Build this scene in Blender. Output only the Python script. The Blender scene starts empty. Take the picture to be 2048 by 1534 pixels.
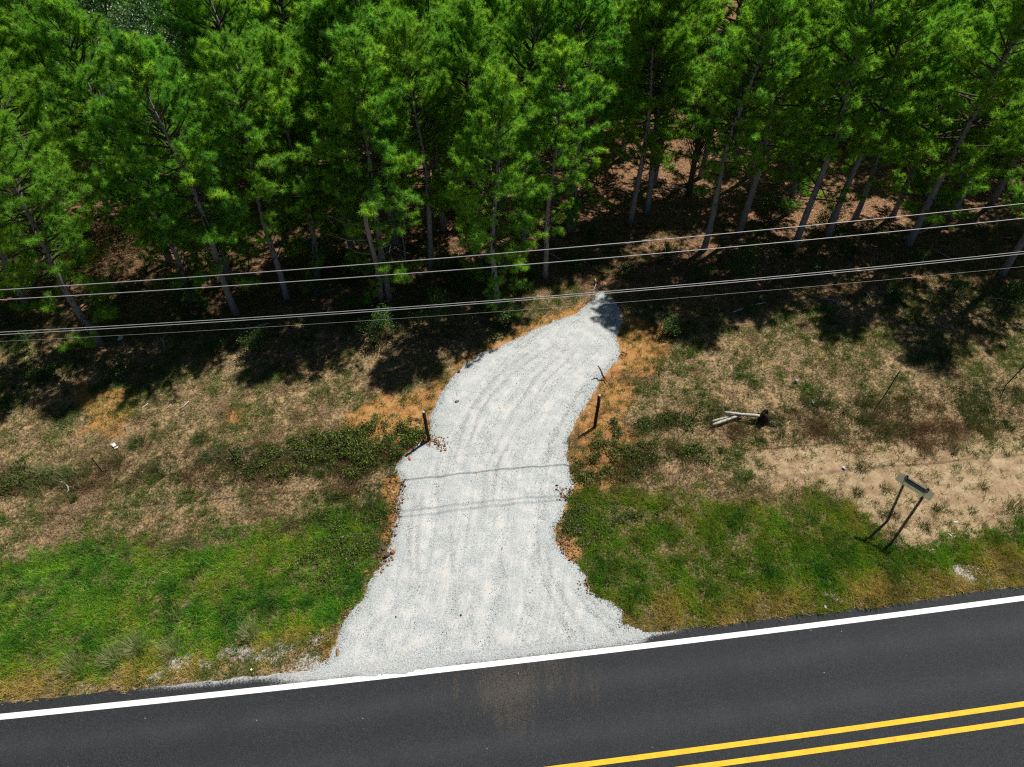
import bpy, math, random
import numpy as np
from mathutils import Vector, Matrix

sc = bpy.context.scene
C = sc.collection
rng = np.random.default_rng(11)
random.seed(5)
PI = math.pi

# ------------------------------------------------------------------ camera
CAMH, PITCH, F = 22.0, math.radians(46.0), 1421.0
cd = bpy.data.cameras.new('camera')
cd.sensor_width = 36.0
cd.lens = F / 2048 * 36.0
cd.clip_start = 0.1
cd.clip_end = 3000
cam = bpy.data.objects.new('camera', cd)
C.objects.link(cam)
cam.location = (0, 0, CAMH)
cam.rotation_euler = (PI / 2 - PITCH, 0, 0)
sc.camera = cam

# ------------------------------------------------------------------ light
SUN_EL, SUN_DIR = math.radians(58.0), (0.72, 0.69)      # horizontal direction towards the sun
sun_vec = Vector((SUN_DIR[0] * math.cos(SUN_EL), SUN_DIR[1] * math.cos(SUN_EL), math.sin(SUN_EL))).normalized()
w = bpy.data.worlds.new('World')
sc.world = w
w.use_nodes = True
nt = w.node_tree
nt.nodes.clear()
sky = nt.nodes.new('ShaderNodeTexSky')
sky.sky_type = 'NISHITA'
sky.sun_disc = False
sky.sun_elevation = SUN_EL
sky.air_density = 0.6
sky.dust_density = 0.4
sky.altitude = 300
sky.sun_rotation = math.atan2(SUN_DIR[0], SUN_DIR[1])
bg = nt.nodes.new('ShaderNodeBackground')
bg.inputs[1].default_value = 0.05
wo = nt.nodes.new('ShaderNodeOutputWorld')
nt.links.new(sky.outputs[0], bg.inputs[0])
nt.links.new(bg.outputs[0], wo.inputs[0])
sd = bpy.data.lights.new('sun', 'SUN')
sd.energy = 5.0
sd.angle = math.radians(0.65)
sd.color = (1.0, 0.95, 0.87)
so = bpy.data.objects.new('sun', sd)
C.objects.link(so)
so.rotation_euler = sun_vec.to_track_quat('Z', 'Y').to_euler()
so.location = (20, 20, 60)
vs = sc.view_settings
vs.view_transform = 'Standard'
vs.look = 'None'
vs.gamma = 1.0
vs.use_curve_mapping = False
vs.exposure = 0.32
sc.cycles.use_denoising = False
sc.cycles.pixel_filter_type = 'BLACKMAN_HARRIS'
sc.cycles.filter_width = 1.2
sc.cycles.max_bounces = 5
sc.cycles.diffuse_bounces = 1
sc.cycles.transmission_bounces = 3
sc.cycles.transparent_max_bounces = 4

# ------------------------------------------------------------------ helpers
def P(u, v, z=0.0):
    """world point at height z seen at photo pixel (u, v); used once at build time to place things"""
    a, b = (u - 1024) / F, (v - 767) / F
    d = np.array([a, math.cos(PITCH) - b * math.sin(PITCH), -math.sin(PITCH) - b * math.cos(PITCH)])
    t = (z - CAMH) / d[2]
    return np.array([d[0] * t, d[1] * t, z])

def PP(pts):
    return np.array([P(u, v)[:2] for u, v in pts])

def to_px(x, y, z):
    cy = y * math.cos(PITCH) - (z - CAMH) * math.sin(PITCH)
    dn = -y * math.sin(PITCH) - (z - CAMH) * math.cos(PITCH)
    return 1024 + F * x / cy, 767 + F * dn / cy

_lat = rng.random((8, 256, 256))
def vnoise(x, y, scale, k=0):
    L = _lat[k % 8]
    x = np.asarray(x, float) / scale + 37.3 * (k + 1)
    y = np.asarray(y, float) / scale + 91.7 * (k + 1)
    xi, yi = np.floor(x).astype(int), np.floor(y).astype(int)
    fx, fy = x - xi, y - yi
    fx, fy = fx * fx * (3 - 2 * fx), fy * fy * (3 - 2 * fy)
    g = lambda i, j: L[(xi + i) % 256, (yi + j) % 256]
    return (g(0, 0) * (1 - fx) + g(1, 0) * fx) * (1 - fy) + (g(0, 1) * (1 - fx) + g(1, 1) * fx) * fy

def fbm(x, y, scale, k=0, octs=3):
    s, a, t = 0, 1.0, 0
    for i in range(octs):
        s = s + a * vnoise(x, y, scale / 2 ** i, k + i)
        t += a
        a *= 0.55
    return s / t

def sstep(a, b, x):
    t = np.clip((x - a) / (b - a), 0, 1)
    return t * t * (3 - 2 * t)

def sdf(poly, x, y):
    """signed distance, positive inside"""
    x = np.asarray(x, float); y = np.asarray(y, float)
    d = np.full(x.shape, 1e9)
    inside = np.zeros(x.shape, bool)
    n = len(poly)
    for i in range(n):
        ax, ay = poly[i]; bx, by = poly[(i + 1) % n]
        ex, ey = bx - ax, by - ay
        t = np.clip(((x - ax) * ex + (y - ay) * ey) / (ex * ex + ey * ey + 1e-12), 0, 1)
        d = np.minimum(d, (x - ax - ex * t) ** 2 + (y - ay - ey * t) ** 2)
        c = ((ay > y) != (by > y)) & (x < ex * (y - ay) / (ey + 1e-12) + ax)
        inside ^= c
    d = np.sqrt(d)
    return np.where(inside, d, -d)

def mesh_np(name, V, Fc, mat, attrs=None, smooth=False):
    """mesh from vertex array and an (n,3) or (n,4) face array"""
    V = np.asarray(V, np.float32); Fc = np.asarray(Fc, np.int32)
    me = bpy.data.meshes.new(name)
    n, k = Fc.shape
    me.vertices.add(len(V)); me.vertices.foreach_set('co', V.ravel())
    me.loops.add(n * k); me.loops.foreach_set('vertex_index', Fc.ravel())
    me.polygons.add(n)
    me.polygons.foreach_set('loop_start', np.arange(0, n * k, k, dtype=np.int32))
    me.polygons.foreach_set('loop_total', np.full(n, k, np.int32))
    if smooth:
        me.polygons.foreach_set('use_smooth', np.ones(n, bool))
    for an, arr in (attrs or {}).items():
        arr = np.asarray(arr, np.float32)
        if arr.ndim == 2:
            a = me.attributes.new(an, 'FLOAT_COLOR', 'POINT')
            if arr.shape[1] == 3:
                arr = np.concatenate([arr, np.ones((len(arr), 1), np.float32)], 1)
            a.data.foreach_set('color', np.ascontiguousarray(arr).ravel())
        else:
            a = me.attributes.new(an, 'FLOAT', 'POINT')
            a.data.foreach_set('value', arr)
    me.update(calc_edges=True)
    if mat: me.materials.append(mat)
    return me

def link(name, me, parent=None, loc=None, label=None, cat=None, group=None, kind=None):
    o = bpy.data.objects.new(name, me)
    C.objects.link(o)
    if parent: o.parent = parent
    if loc is not None: o.location = loc
    tag(o, label, cat, group, kind)
    return o

def tag(o, label=None, cat=None, group=None, kind=None):
    if label: o['label'] = label
    if cat: o['category'] = cat
    if group: o['group'] = group
    if kind: o['kind'] = kind
    return o

class Geo:
    """collects tubes, boxes and lumps into one mesh"""
    def __init__(s): s.v = []; s.f = []; s.n = 0
    def add(s, V, Fs):
        s.v.append(np.asarray(V, float)); s.f += [tuple(i + s.n for i in f) for f in Fs]; s.n += len(V)
    def tube(s, pts, rad, n=6, cap=True, squash=None):
        pts = [np.asarray(p, float) for p in pts]
        if np.isscalar(rad): rad = [rad] * len(pts)
        V = []
        for i, p in enumerate(pts):
            d = pts[min(i + 1, len(pts) - 1)] - pts[max(i - 1, 0)]
            d = d / (np.linalg.norm(d) + 1e-9)
            a = np.array([0, 0, 1.0]) if abs(d[2]) < 0.9 else np.array([1.0, 0, 0])
            e = np.cross(d, a); e /= np.linalg.norm(e); g = np.cross(d, e)
            for k in range(n):
                t = 2 * PI * k / n
                V.append(p + rad[i] * (math.cos(t) * e + math.sin(t) * g))
        Fs = []
        for i in range(len(pts) - 1):
            for k in range(n):
                Fs.append((i * n + k, i * n + (k + 1) % n, (i + 1) * n + (k + 1) % n, (i + 1) * n + k))
        if cap:
            Fs.append(tuple(range(n))[::-1]); Fs.append(tuple((len(pts) - 1) * n + k for k in range(n)))
        s.add(V, Fs)
    def box(s, c, ax, ay, az):
        """centre and three half-extent vectors"""
        c, ax, ay, az = map(lambda q: np.asarray(q, float), (c, ax, ay, az))
        V = [c + i * ax + j * ay + k * az for k in (-1, 1) for j in (-1, 1) for i in (-1, 1)]
        s.add(V, [(0, 2, 3, 1), (4, 5, 7, 6), (0, 1, 5, 4), (2, 6, 7, 3), (0, 4, 6, 2), (1, 3, 7, 5)])
    def mesh(s, name, mat, smooth=False):
        me = bpy.data.meshes.new(name)
        me.from_pydata(np.concatenate(s.v).tolist(), [], s.f)
        me.update()
        if smooth:
            for p in me.polygons: p.use_smooth = True
        if mat: me.materials.append(mat)
        return me

# ------------------------------------------------------------------ materials
class N:
    def __init__(s, name):
        s.m = bpy.data.materials.new(name); s.m.use_nodes = True
        s.t = s.m.node_tree; s.t.nodes.clear()
        s.out = s.t.nodes.new('ShaderNodeOutputMaterial')
    def n(s, typ, **kw):
        o = s.t.nodes.new(typ)
        for k, v in kw.items(): setattr(o, k, v)
        return o
    def l(s, a, b): s.t.links.new(a, b)
    def pos(s):
        if not hasattr(s, '_p'):
            s._p = s.n('ShaderNodeNewGeometry').outputs['Position']
        return s._p
    def noise(s, scale, detail=4, rough=0.6, vec=None, stretch=None, dist=0.0):
        o = s.n('ShaderNodeTexNoise'); o.inputs['Scale'].default_value = scale
        o.inputs['Detail'].default_value = detail; o.inputs['Roughness'].default_value = rough
        o.inputs['Distortion'].default_value = dist
        v = vec or s.pos()
        if stretch:
            mp = s.n('ShaderNodeMapping'); mp.inputs['Scale'].default_value = stretch
            s.l(v, mp.inputs[0]); v = mp.outputs[0]
        s.l(v, o.inputs['Vector'])
        return o.outputs['Fac']
    def attr(s, name, col=False):
        o = s.n('ShaderNodeAttribute', attribute_name=name)
        return o.outputs['Color'] if col else o.outputs['Fac']
    def ramp(s, fac, stops):
        o = s.n('ShaderNodeValToRGB'); s.l(fac, o.inputs[0])
        el = o.color_ramp.elements
        while len(el) < len(stops): el.new(0.5)
        for e, (p, c) in zip(el, stops):
            e.position = p; e.color = (*c, 1) if len(c) == 3 else c
        return o.outputs[0]
    def sm(s, fac, a, b):
        o = s.n('ShaderNodeMapRange', interpolation_type='SMOOTHSTEP')
        o.inputs[1].default_value = a; o.inputs[2].default_value = b
        s.l(fac, o.inputs[0]); return o.outputs[0]
    def math(s, op, a, b=None):
        o = s.n('ShaderNodeMath', operation=op)
        for i, q in enumerate((a, b)):
            if q is None: continue
            if isinstance(q, (int, float)): o.inputs[i].default_value = q
            else: s.l(q, o.inputs[i])
        return o.outputs[0]
    def mix(s, fac, a, b, mode='MIX'):
        o = s.n('ShaderNodeMix', data_type='RGBA', blend_type=mode)
        if isinstance(fac, (int, float)): o.inputs[0].default_value = fac
        else: s.l(fac, o.inputs[0])
        for i, q in ((6, a), (7, b)):
            if isinstance(q, tuple): o.inputs[i].default_value = (*q, 1)
            else: s.l(q, o.inputs[i])
        return o.outputs[2]
    def bump(s, h, strength=0.5, dist=0.02):
        o = s.n('ShaderNodeBump'); o.inputs['Strength'].default_value = strength
        o.inputs['Distance'].default_value = dist
        s.l(h, o.inputs['Height']); return o.outputs[0]
    def done(s, col, rough=0.9, normal=None, spec=0.25, metal=0.0):
        b = s.n('ShaderNodeBsdfPrincipled')
        if isinstance(col, tuple): b.inputs['Base Color'].default_value = (*col, 1)
        else: s.l(col, b.inputs['Base Color'])
        if isinstance(rough, (int, float)): b.inputs['Roughness'].default_value = rough
        else: s.l(rough, b.inputs['Roughness'])
        b.inputs['Specular IOR Level'].default_value = spec
        b.inputs['Metallic'].default_value = metal
        if normal: s.l(normal, b.inputs['Normal'])
        s.l(b.outputs[0], s.out.inputs[0]); return s.m
    def leaf(s, col, trans=0.35, gloss=0.0, rough=0.45, tcol=None):
        d = s.n('ShaderNodeBsdfDiffuse'); s.l(col, d.inputs[0])
        t = s.n('ShaderNodeBsdfTranslucent')
        s.l(tcol or col, t.inputs[0])
        m = s.n('ShaderNodeMixShader'); m.inputs[0].default_value = trans
        s.l(d.outputs[0], m.inputs[1]); s.l(t.outputs[0], m.inputs[2])
        r = m.outputs[0]
        if gloss:
            g = s.n('ShaderNodeBsdfGlossy'); g.inputs['Roughness'].default_value = rough
            g.inputs[0].default_value = (0.9, 0.95, 0.9, 1)
            m2 = s.n('ShaderNodeMixShader'); m2.inputs[0].default_value = gloss
            s.l(r, m2.inputs[1]); s.l(g.outputs[0], m2.inputs[2]); r = m2.outputs[0]
        s.l(r, s.out.inputs[0]); return s.m

def mat_ground():
    n = N('earth')
    big, mid, fine, vf = n.noise(0.35, 4), n.noise(2.2, 5, 0.65), n.noise(11, 5, 0.75), n.noise(55, 3, 0.7)
    dry = n.ramp(fine, [(0.36, (0.035, 0.026, 0.012)), (0.49, (0.15, 0.105, 0.055)), (0.62, (0.37, 0.27, 0.155))])
    clay = n.ramp(mid, [(0.3, (0.22, 0.105, 0.038)), (0.5, (0.38, 0.19, 0.065)), (0.7, (0.49, 0.29, 0.13))])
    clay = n.mix(n.sm(fine, 0.45, 0.7), clay, n.mix(0.5, clay, (0.16, 0.08, 0.03)))
    sand = n.ramp(mid, [(0.3, (0.22, 0.145, 0.08)), (0.52, (0.35, 0.255, 0.15)), (0.72, (0.47, 0.37, 0.24))])
    sand = n.mix(n.math('MULTIPLY', n.sm(fine, 0.52, 0.64), 0.75), sand, (0.20, 0.13, 0.075))
    lit = n.ramp(fine, [(0.38, (0.04, 0.022, 0.012)), (0.5, (0.19, 0.10, 0.055)), (0.62, (0.42, 0.255, 0.15))])
    lit = n.mix(n.math('MULTIPLY', n.sm(mid, 0.5, 0.62), 0.55), lit, (0.055, 0.045, 0.02))
    grn = n.ramp(fine, [(0.36, (0.025, 0.026, 0.008)), (0.5, (0.085, 0.075, 0.026)), (0.64, (0.26, 0.20, 0.10))])
    gry = n.ramp(vf, [(0.35, (0.22, 0.2, 0.17)), (0.6, (0.5, 0.48, 0.44))])
    def edge(a):      # weight broken up by noise
        return n.sm(n.math('ADD', n.attr(a), n.math('MULTIPLY', n.math('SUBTRACT', fine, 0.5), 1.5)), 0.34, 0.66)
    patch = n.math('MULTIPLY', n.sm(mid, 0.54, 0.64), 0.75)
    c = n.mix(patch, dry, n.mix(0.45, clay, sand))
    c = n.mix(edge('clay'), c, clay)
    c = n.mix(edge('sand'), c, sand)
    c = n.mix(edge('litter'), c, lit)
    c = n.mix(edge('green'), c, grn)
    c = n.mix(edge('grey'), c, gry)
    c = n.mix(0.35, c, n.ramp(vf, [(0.3, (0.3, 0.3, 0.3)), (0.7, (0.9, 0.9, 0.9))]), 'OVERLAY')
    h = n.math('ADD', n.math('MULTIPLY', fine, 0.7), n.math('MULTIPLY', vf, 0.4))
    return n.done(c, 0.95, n.bump(h, 0.9, 0.06), 0.1)

def mat_gravel():
    n = N('crushed_gravel')
    across, along = n.attr('across'), n.attr('along')
    wob = n.noise(0.45, 3); across = n.math('ADD', across, n.math('MULTIPLY', wob, 0.25))
    cv = n.n('ShaderNodeCombineXYZ'); n.l(across, cv.inputs[0]); n.l(along, cv.inputs[1])
    st = n.noise(1.0, 4, 0.6, cv.outputs[0], (4.2, 0.28, 1), 0.12)
    st2 = n.noise(1.0, 3, 0.6, cv.outputs[0], (12, 0.30, 1), 0.15)
    mid, vf, vv = n.noise(1.6, 4), n.noise(24, 4, 0.8), n.noise(70, 3, 0.8)
    packed = n.math('ADD', n.math('MULTIPLY', st, 0.34), n.math('ADD', n.math('MULTIPLY', st2, 0.22), n.math('MULTIPLY', mid, 0.52)))
    loose = n.ramp(vf, [(0.30, (0.11, 0.12, 0.12)), (0.42, (0.29, 0.315, 0.315)), (0.56, (0.47, 0.495, 0.49)), (0.72, (0.54, 0.56, 0.55))])
    pack = n.ramp(vf, [(0.26, (0.36, 0.365, 0.355)), (0.45, (0.55, 0.55, 0.535)), (0.7, (0.65, 0.645, 0.625))])
    f = n.math('MULTIPLY', n.sm(packed, 0.46, 0.66), 0.70)
    f = n.math('MULTIPLY', f, n.sm(n.attr('inner'), 0.1, 0.9))
    c = n.mix(f, loose, pack)
    sp = n.n('ShaderNodeTexVoronoi'); sp.inputs['Scale'].default_value = 34; n.l(n.pos(), sp.inputs['Vector'])
    c = n.mix(n.math('MULTIPLY', n.sm(sp.outputs['Distance'], 0.22, 0.06), n.math('MULTIPLY', n.math('SUBTRACT', 0.6, n.math('MULTIPLY', f, 0.6)), n.sm(mid, .52, .68))), c, (0.13, 0.13, 0.13))
    c = n.mix(n.math('MULTIPLY', n.sm(mid, 0.58, 0.72), 0.35), c, (0.56, 0.52, 0.46))
    c = n.mix(n.math('MULTIPLY', n.math('MULTIPLY', n.attr('track'), n.sm(vf, .62, .42)), 0.85), c, (0.20, 0.21, 0.21))
    h = n.math('ADD', vf, n.math('MULTIPLY', st, 0.7))
    return n.done(c, 0.95, n.bump(h, 0.7, 0.04), 0.1)

def mat_asphalt():
    n = N('asphalt')
    lo, vf = n.noise(0.5, 4), n.noise(38, 4, 0.85)
    wheel = n.attr('wheel')
    base = n.ramp(vf, [(0.34, (0.004, 0.005, 0.006)), (0.5, (0.013, 0.0155, 0.0185)), (0.66, (0.052, 0.056, 0.061))])
    c = n.mix(n.math('MULTIPLY', n.math('MULTIPLY', wheel, n.noise(0.9, 3)), 0.3), base, (0.075, 0.078, 0.084))
    c = n.mix(n.math('MULTIPLY', n.sm(lo, 0.45, 0.75), 0.45), c, (0.016, 0.017, 0.02))
    sp = n.n('ShaderNodeTexVoronoi'); sp.inputs['Scale'].default_value = 1.7; n.l(n.pos(), sp.inputs['Vector'])
    c = n.mix(n.sm(sp.outputs['Distance'], 0.034, 0.016), c, (0.28, 0.27, 0.25))
    rot = n.n('ShaderNodeMapping'); rot.inputs['Rotation'].default_value = (0, 0, 0.5); rot.inputs['Scale'].default_value = (5.5, 0.7, 1); n.l(n.pos(), rot.inputs[0])
    strk = n.noise(1.0, 4, 0.65, rot.outputs[0], None, 1.0)
    d = n.sm(n.math('ADD', n.attr('dust'), n.math('ADD', n.math('MULTIPLY', n.math('SUBTRACT', strk, 0.5), 1.5), n.math('MULTIPLY', n.math('SUBTRACT', n.noise(5, 5, 0.75), 0.5), 0.5))), 0.3, 1.0)
    c = n.mix(n.math('MULTIPLY', n.math('MULTIPLY', d, n.sm(vf, 0.40, 0.62)), 0.21), c, (0.24, 0.17, 0.10))
    s = n.sm(n.math('ADD', n.attr('spill'), n.math('MULTIPLY', n.math('SUBTRACT', n.noise(18, 5, 0.85), 0.5), 1.3)), 0.35, 0.8)
    c = n.mix(n.math('MULTIPLY', s, 0.85), c, n.ramp(vf, [(0.3, (0.25, 0.26, 0.26)), (0.7, (0.6, 0.61, 0.6))]))
    return n.done(c, 0.82, n.bump(vf, 0.5, 0.012), 0.3)

def mat_paint(name, col, wear_scale=26, thr=0.66):
    n = N(name)
    a = n.noise(wear_scale, 5, 0.85); b = n.noise(3, 3)
    worn = n.sm(n.math('ADD', a, n.math('MULTIPLY', b, 0.15)), thr, thr + 0.05)
    wv = n.noise(1.0, 3, 0.6, None, (7.5, 0.6, 1), 1.2)     # short cracks across the paint
    crack = n.math('MULTIPLY', n.sm(n.math('ABSOLUTE', n.math('SUBTRACT', wv, 0.5)), 0.008, 0.002), n.sm(b, 0.4, 0.6))
    tint = n.mix(n.sm(b, 0.3, 0.8), col, tuple(q * 0.86 for q in col))
    c = n.mix(n.math('MAXIMUM', worn, n.math('MULTIPLY', crack, 0.7)), tint, (0.09, 0.085, 0.075))
    return n.done(c, 0.7, n.bump(a, 0.3, 0.005), 0.3)

def mat_blade(name, trans=0.3):
    n = N(name)
    c = n.attr('tint', True)
    c = n.mix(0.5, c, n.ramp(n.noise(6, 3), [(0.3, (0.32, 0.32, 0.32)), (0.7, (0.7, 0.7, 0.7))]), 'OVERLAY')
    return n.leaf(c, trans, 0.02, 0.5)

def mat_needle(name, a, b, y):
    n = N(name)
    oi = n.n('ShaderNodeObjectInfo').outputs['Random']
    c = n.mix(n.attr('age'), a, b)
    big = n.noise(0.55, 2)
    c = n.mix(n.math('MULTIPLY', n.math('MULTIPLY', n.sm(big, 0.42, 0.7), n.sm(n.attr('age'), 0.1, 0.8)), 0.85), c, y)
    c = n.mix(n.math('MULTIPLY', oi, 0.5), c, tuple((p + q) * 0.5 for p, q in zip(a, y)))
    c2 = n.mix(1.0, c, (1.45, 1.55, 0.9), 'MULTIPLY')
    return n.leaf(c, 0.55, 0.012, 0.45, c2)

def mat_bark(name, c1, c2, c3):
    n = N(name)
    f = n.noise(9, 5, 0.7, n.n('ShaderNodeTexCoord').outputs['Object'], (3, 3, 0.7))
    c = n.ramp(f, [(0.3, c1), (0.5, c2), (0.7, c3)])
    return n.done(c, 0.9, n.bump(f, 0.9, 0.03), 0.1)

def mat_simple(name, c1, c2, scale=8, rough=0.8, spec=0.3, metal=0.0, stretch=None):
    n = N(name)
    f = n.noise(scale, 5, 0.7, n.n('ShaderNodeTexCoord').outputs['Object'], stretch)
    return n.done(n.ramp(f, [(0.35, c1), (0.65, c2)]), rough, n.bump(f, 0.5, 0.01), spec, metal)

M_ground, M_gravel, M_asph = mat_ground(), mat_gravel(), mat_asphalt()
M_white = mat_paint('white_line_paint', (0.82, 0.82, 0.80), 30, 0.71)
M_yellow = mat_paint('yellow_line_paint', (0.76, 0.44, 0.008), 30, 0.66)
M_blade = mat_blade('grass_blade', 0.42)
M_needle = mat_needle('pine_needle', (0.038, 0.155, 0.024), (0.24, 0.55, 0.065), (0.42, 0.62, 0.050))
M_bark = mat_bark('pine_bark', (0.11, 0.098, 0.09), (0.27, 0.25, 0.23), (0.42, 0.40, 0.375))
M_limb = mat_bark('limb_bark', (0.03, 0.022, 0.016), (0.085, 0.065, 0.05), (0.16, 0.13, 0.105))
M_pale = mat_bark('weathered_wood', (0.25, 0.23, 0.19), (0.42, 0.40, 0.35), (0.56, 0.54, 0.49))
M_darkwood = mat_bark('dark_post_wood', (0.016, 0.010, 0.008), (0.04, 0.023, 0.017), (0.075, 0.045, 0.032))
M_char = mat_simple('charred_wood', (0.008, 0.006, 0.005), (0.05, 0.03, 0.02), 12)

# ------------------------------------------------------------------ road geometry (world space)
wpts = np.array([P(u, v)[:2] for u, v in ((0, 1434.5), (350, 1399), (700, 1361.6), (1023, 1322.7), (1374, 1283), (1700, 1243), (2048, 1196.5))])
c2_, c1_, c0_ = np.polyfit(wpts[:, 0], wpts[:, 1], 2)
ypts = np.array([P(u, v)[:2] for u, v in ((1100, 1534), (1348, 1505.4), (1700, 1459), (2048, 1413))])
y2pts = np.array([P(u, v)[:2] for u, v in ((1380, 1532), (1567, 1509), (1800, 1479), (2048, 1446.5))])
def edge_y(x):
    xx = np.clip(x, -30, 30)
    return c0_ + c1_ * xx + c2_ * xx * xx + (x - xx) * (c1_ + 2 * c2_ * xx)
def slope(x): return c1_ + 2 * c2_ * np.clip(x, -30, 30)
def off_y(x, d):        # line parallel to the edge line, d metres beyond it (towards the forest)
    return edge_y(x) + d * np.sqrt(1 + slope(x) ** 2)
def dist_edge(x, y): return (y - edge_y(x)) / np.sqrt(1 + slope(x) ** 2)
D_Y1 = float(np.mean(dist_edge(ypts[:, 0], ypts[:, 1]))); D_Y2 = float(np.mean(dist_edge(y2pts[:, 0], y2pts[:, 1])))
SHOULDER = 0.44
D_FAR = D_Y1 + D_Y2            # the far white line, outside the picture
ROADZ = 0.035

# ------------------------------------------------------------------ zones (world polygons)
DRIVE = PP([(590, 1362), (610, 1347), (645, 1325), (662, 1300), (690, 1240), (720, 1192), (742, 1150), (772, 1110), (787, 1060), (797, 1000), (800, 965), (786, 942),
            (800, 915), (830, 893), (857, 880), (862, 852), (858, 830), (880, 790), (900, 760), (925, 735), (960, 710), (1010, 687),
            (1060, 662), (1110, 640), (1158, 627), (1180, 604), (1205, 580), (1228, 597), (1246, 640), (1230, 675), (1240, 702), (1236, 722),
            (1212, 742), (1198, 770), (1183, 792), (1160, 825), (1143, 860), (1136, 900), (1138, 940), (1150, 978), (1132, 1005), (1128, 1040),
            (1110, 1058), (1118, 1085), (1140, 1118), (1165, 1140), (1185, 1182), (1240, 1222), (1243, 1250), (1310, 1274), (1180, 1300), (1023, 1318), (880, 1337), (740, 1360)])
GREEN = [PP([(-300, 1110), (0, 1125), (150, 1095), (330, 1095), (430, 1065), (600, 1055), (700, 1010), (775, 1030), (765, 1090), (730, 1160), (690, 1220), (640, 1280), (560, 1290), (400, 1330), (200, 1360), (0, 1400), (-300, 1430)]),
         PP([(1150, 1010), (1200, 985), (1290, 1005), (1400, 985), (1500, 1000), (1560, 1010), (1640, 985), (1690, 1000), (1740, 1060), (1790, 1100), (1880, 1095), (1930, 1085), (2048, 1055), (2300, 1040), (2300, 1150), (2048, 1172), (1700, 1212), (1500, 1230), (1330, 1258), (1260, 1250), (1235, 1215), (1190, 1175), (1165, 1120), (1140, 1060)])]
SAND = [PP([(1540, 890), (1620, 880), (1760, 900), (1900, 885), (2048, 878), (2300, 860), (2300, 1050), (2048, 1060), (1930, 1080), (1880, 1092), (1790, 1098), (1730, 1040), (1690, 985), (1600, 975), (1500, 960)]),
        PP([(1480, 900), (1540, 890), (1560, 940), (1500, 950)]),
        PP([(1285, 1050), (1310, 1045), (1325, 1075), (1300, 1078)]),
        PP([(560, 1020), (640, 1005), (750, 990), (750, 1000), (640, 1020), (560, 1035)]),
        PP([(380, 1050), (470, 1035), (475, 1045), (390, 1062)])]
CLAY = [PP([(700, 860), (720, 810), (770, 785), (860, 770), (930, 715), (1000, 675), (1050, 650), (1130, 625), (1200, 600), (1260, 690), (1250, 740), (1200, 790), (1140, 870), (1100, 900), (900, 920), (830, 900), (760, 870)]),
        PP([(1190, 600), (1300, 640), (1340, 660), (1330, 740), (1250, 750), (1200, 745), (1225, 690)]),
        PP([(1140, 860), (1170, 800), (1220, 750), (1270, 770), (1280, 830), (1240, 960), (1190, 1000), (1150, 1000), (1120, 940)]),
        PP([(780, 930), (815, 940), (810, 1030), (780, 1110), (720, 1200), (670, 1300), (630, 1310), (640, 1260), (700, 1190), (740, 1130), (755, 1080), (765, 1020)]),
        PP([(1100, 960), (1160, 960), (1165, 1120), (1195, 1190), (1160, 1190), (1100, 1110)]),
        PP([(140, 760), (250, 780), (240, 870), (170, 860)]), PP([(430, 820), (470, 820), (470, 850), (430, 850)])]
WEED = [PP([(590, 880), (680, 860), (760, 850), (835, 870), (800, 915), (782, 950), (700, 965), (600, 950), (540, 930)]),
        PP([(-200, 920), (0, 915), (120, 930), (240, 920), (400, 890), (600, 880), (600, 950), (480, 975), (300, 965), (120, 995), (-200, 1010)]),
        PP([(560, 960), (700, 965), (782, 950), (790, 1020), (700, 1010), (560, 1000)]),
        PP([(1150, 905), (1210, 880), (1300, 880), (1390, 880), (1400, 920), (1300, 950), (1180, 990)]),
        PP([(1230, 850), (1400, 815), (1600, 800), (1800, 780), (2048, 760), (2300, 740), (2300, 860), (2048, 870), (1900, 880), (1760, 890), (1620, 870), (1550, 890), (1500, 860), (1300, 870)])]
GREY = [PP([(290, 1333), (420, 1307), (560, 1290), (640, 1275), (650, 1295), (560, 1305), (430, 1325), (300, 1345)]),
        PP([(1925, 1128), (1980, 1140), (1975, 1155), (1930, 1145)]), PP([(1655, 1160), (1690, 1185), (1680, 1190), (1650, 1168)]),
        PP([(520, 1375), (640, 1320), (700, 1330), (700, 1365)])]
FOREST = PP([(-900, 690), (0, 680), (300, 650), (600, 620), (900, 610), (1100, 600), (1200, 585), (1280, 600), (1400, 620), (1700, 590), (2048, 560), (2700, 520)])
FOREST = np.concatenate([FOREST, np.array([[200, 40], [200, 400], [-200, 400], [-200, 40]])])

# raster the distance fields once
GX0, GY0, GS = -40.0, 4.0, 0.1
GNX, GNY = 800, 380
gx, gy = np.meshgrid(GX0 + GS * np.arange(GNX), GY0 + GS * np.arange(GNY), indexing='ij')
wx = gx + (fbm(gx, gy, 3.0, 1) - 0.5) * 1.4 + (fbm(gx, gy, 1.0, 0) - 0.5) * 1.2 + (vnoise(gx, gy, 0.25, 3) - 0.5) * 0.22
wy = gy + (fbm(gx, gy, 3.0, 2) - 0.5) * 0.9 + (fbm(gx, gy, 1.0, 4) - 0.5) * 1.2 + (vnoise(gx, gy, 0.25, 5) - 0.5) * 0.22
def field(polys, x=wx, y=wy):
    return np.max([sdf(p, x, y) for p in polys], axis=0)
R = dict(green=field(GREEN), sand=field(SAND), clay=field(CLAY), weed=field(WEED), grey=field(GREY), forest=sdf(FOREST, wx, wy))
dwx = gx + (fbm(gx, gy, 0.6, 0) - 0.5) * 0.30 + (vnoise(gx, gy, 0.2, 3) - 0.5) * 0.14
dwy = gy + (fbm(gx, gy, 0.6, 4) - 0.5) * 0.30 + (vnoise(gx, gy, 0.2, 5) - 0.5) * 0.14
R['drive'] = sdf(DRIVE, dwx, dwy)
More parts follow.
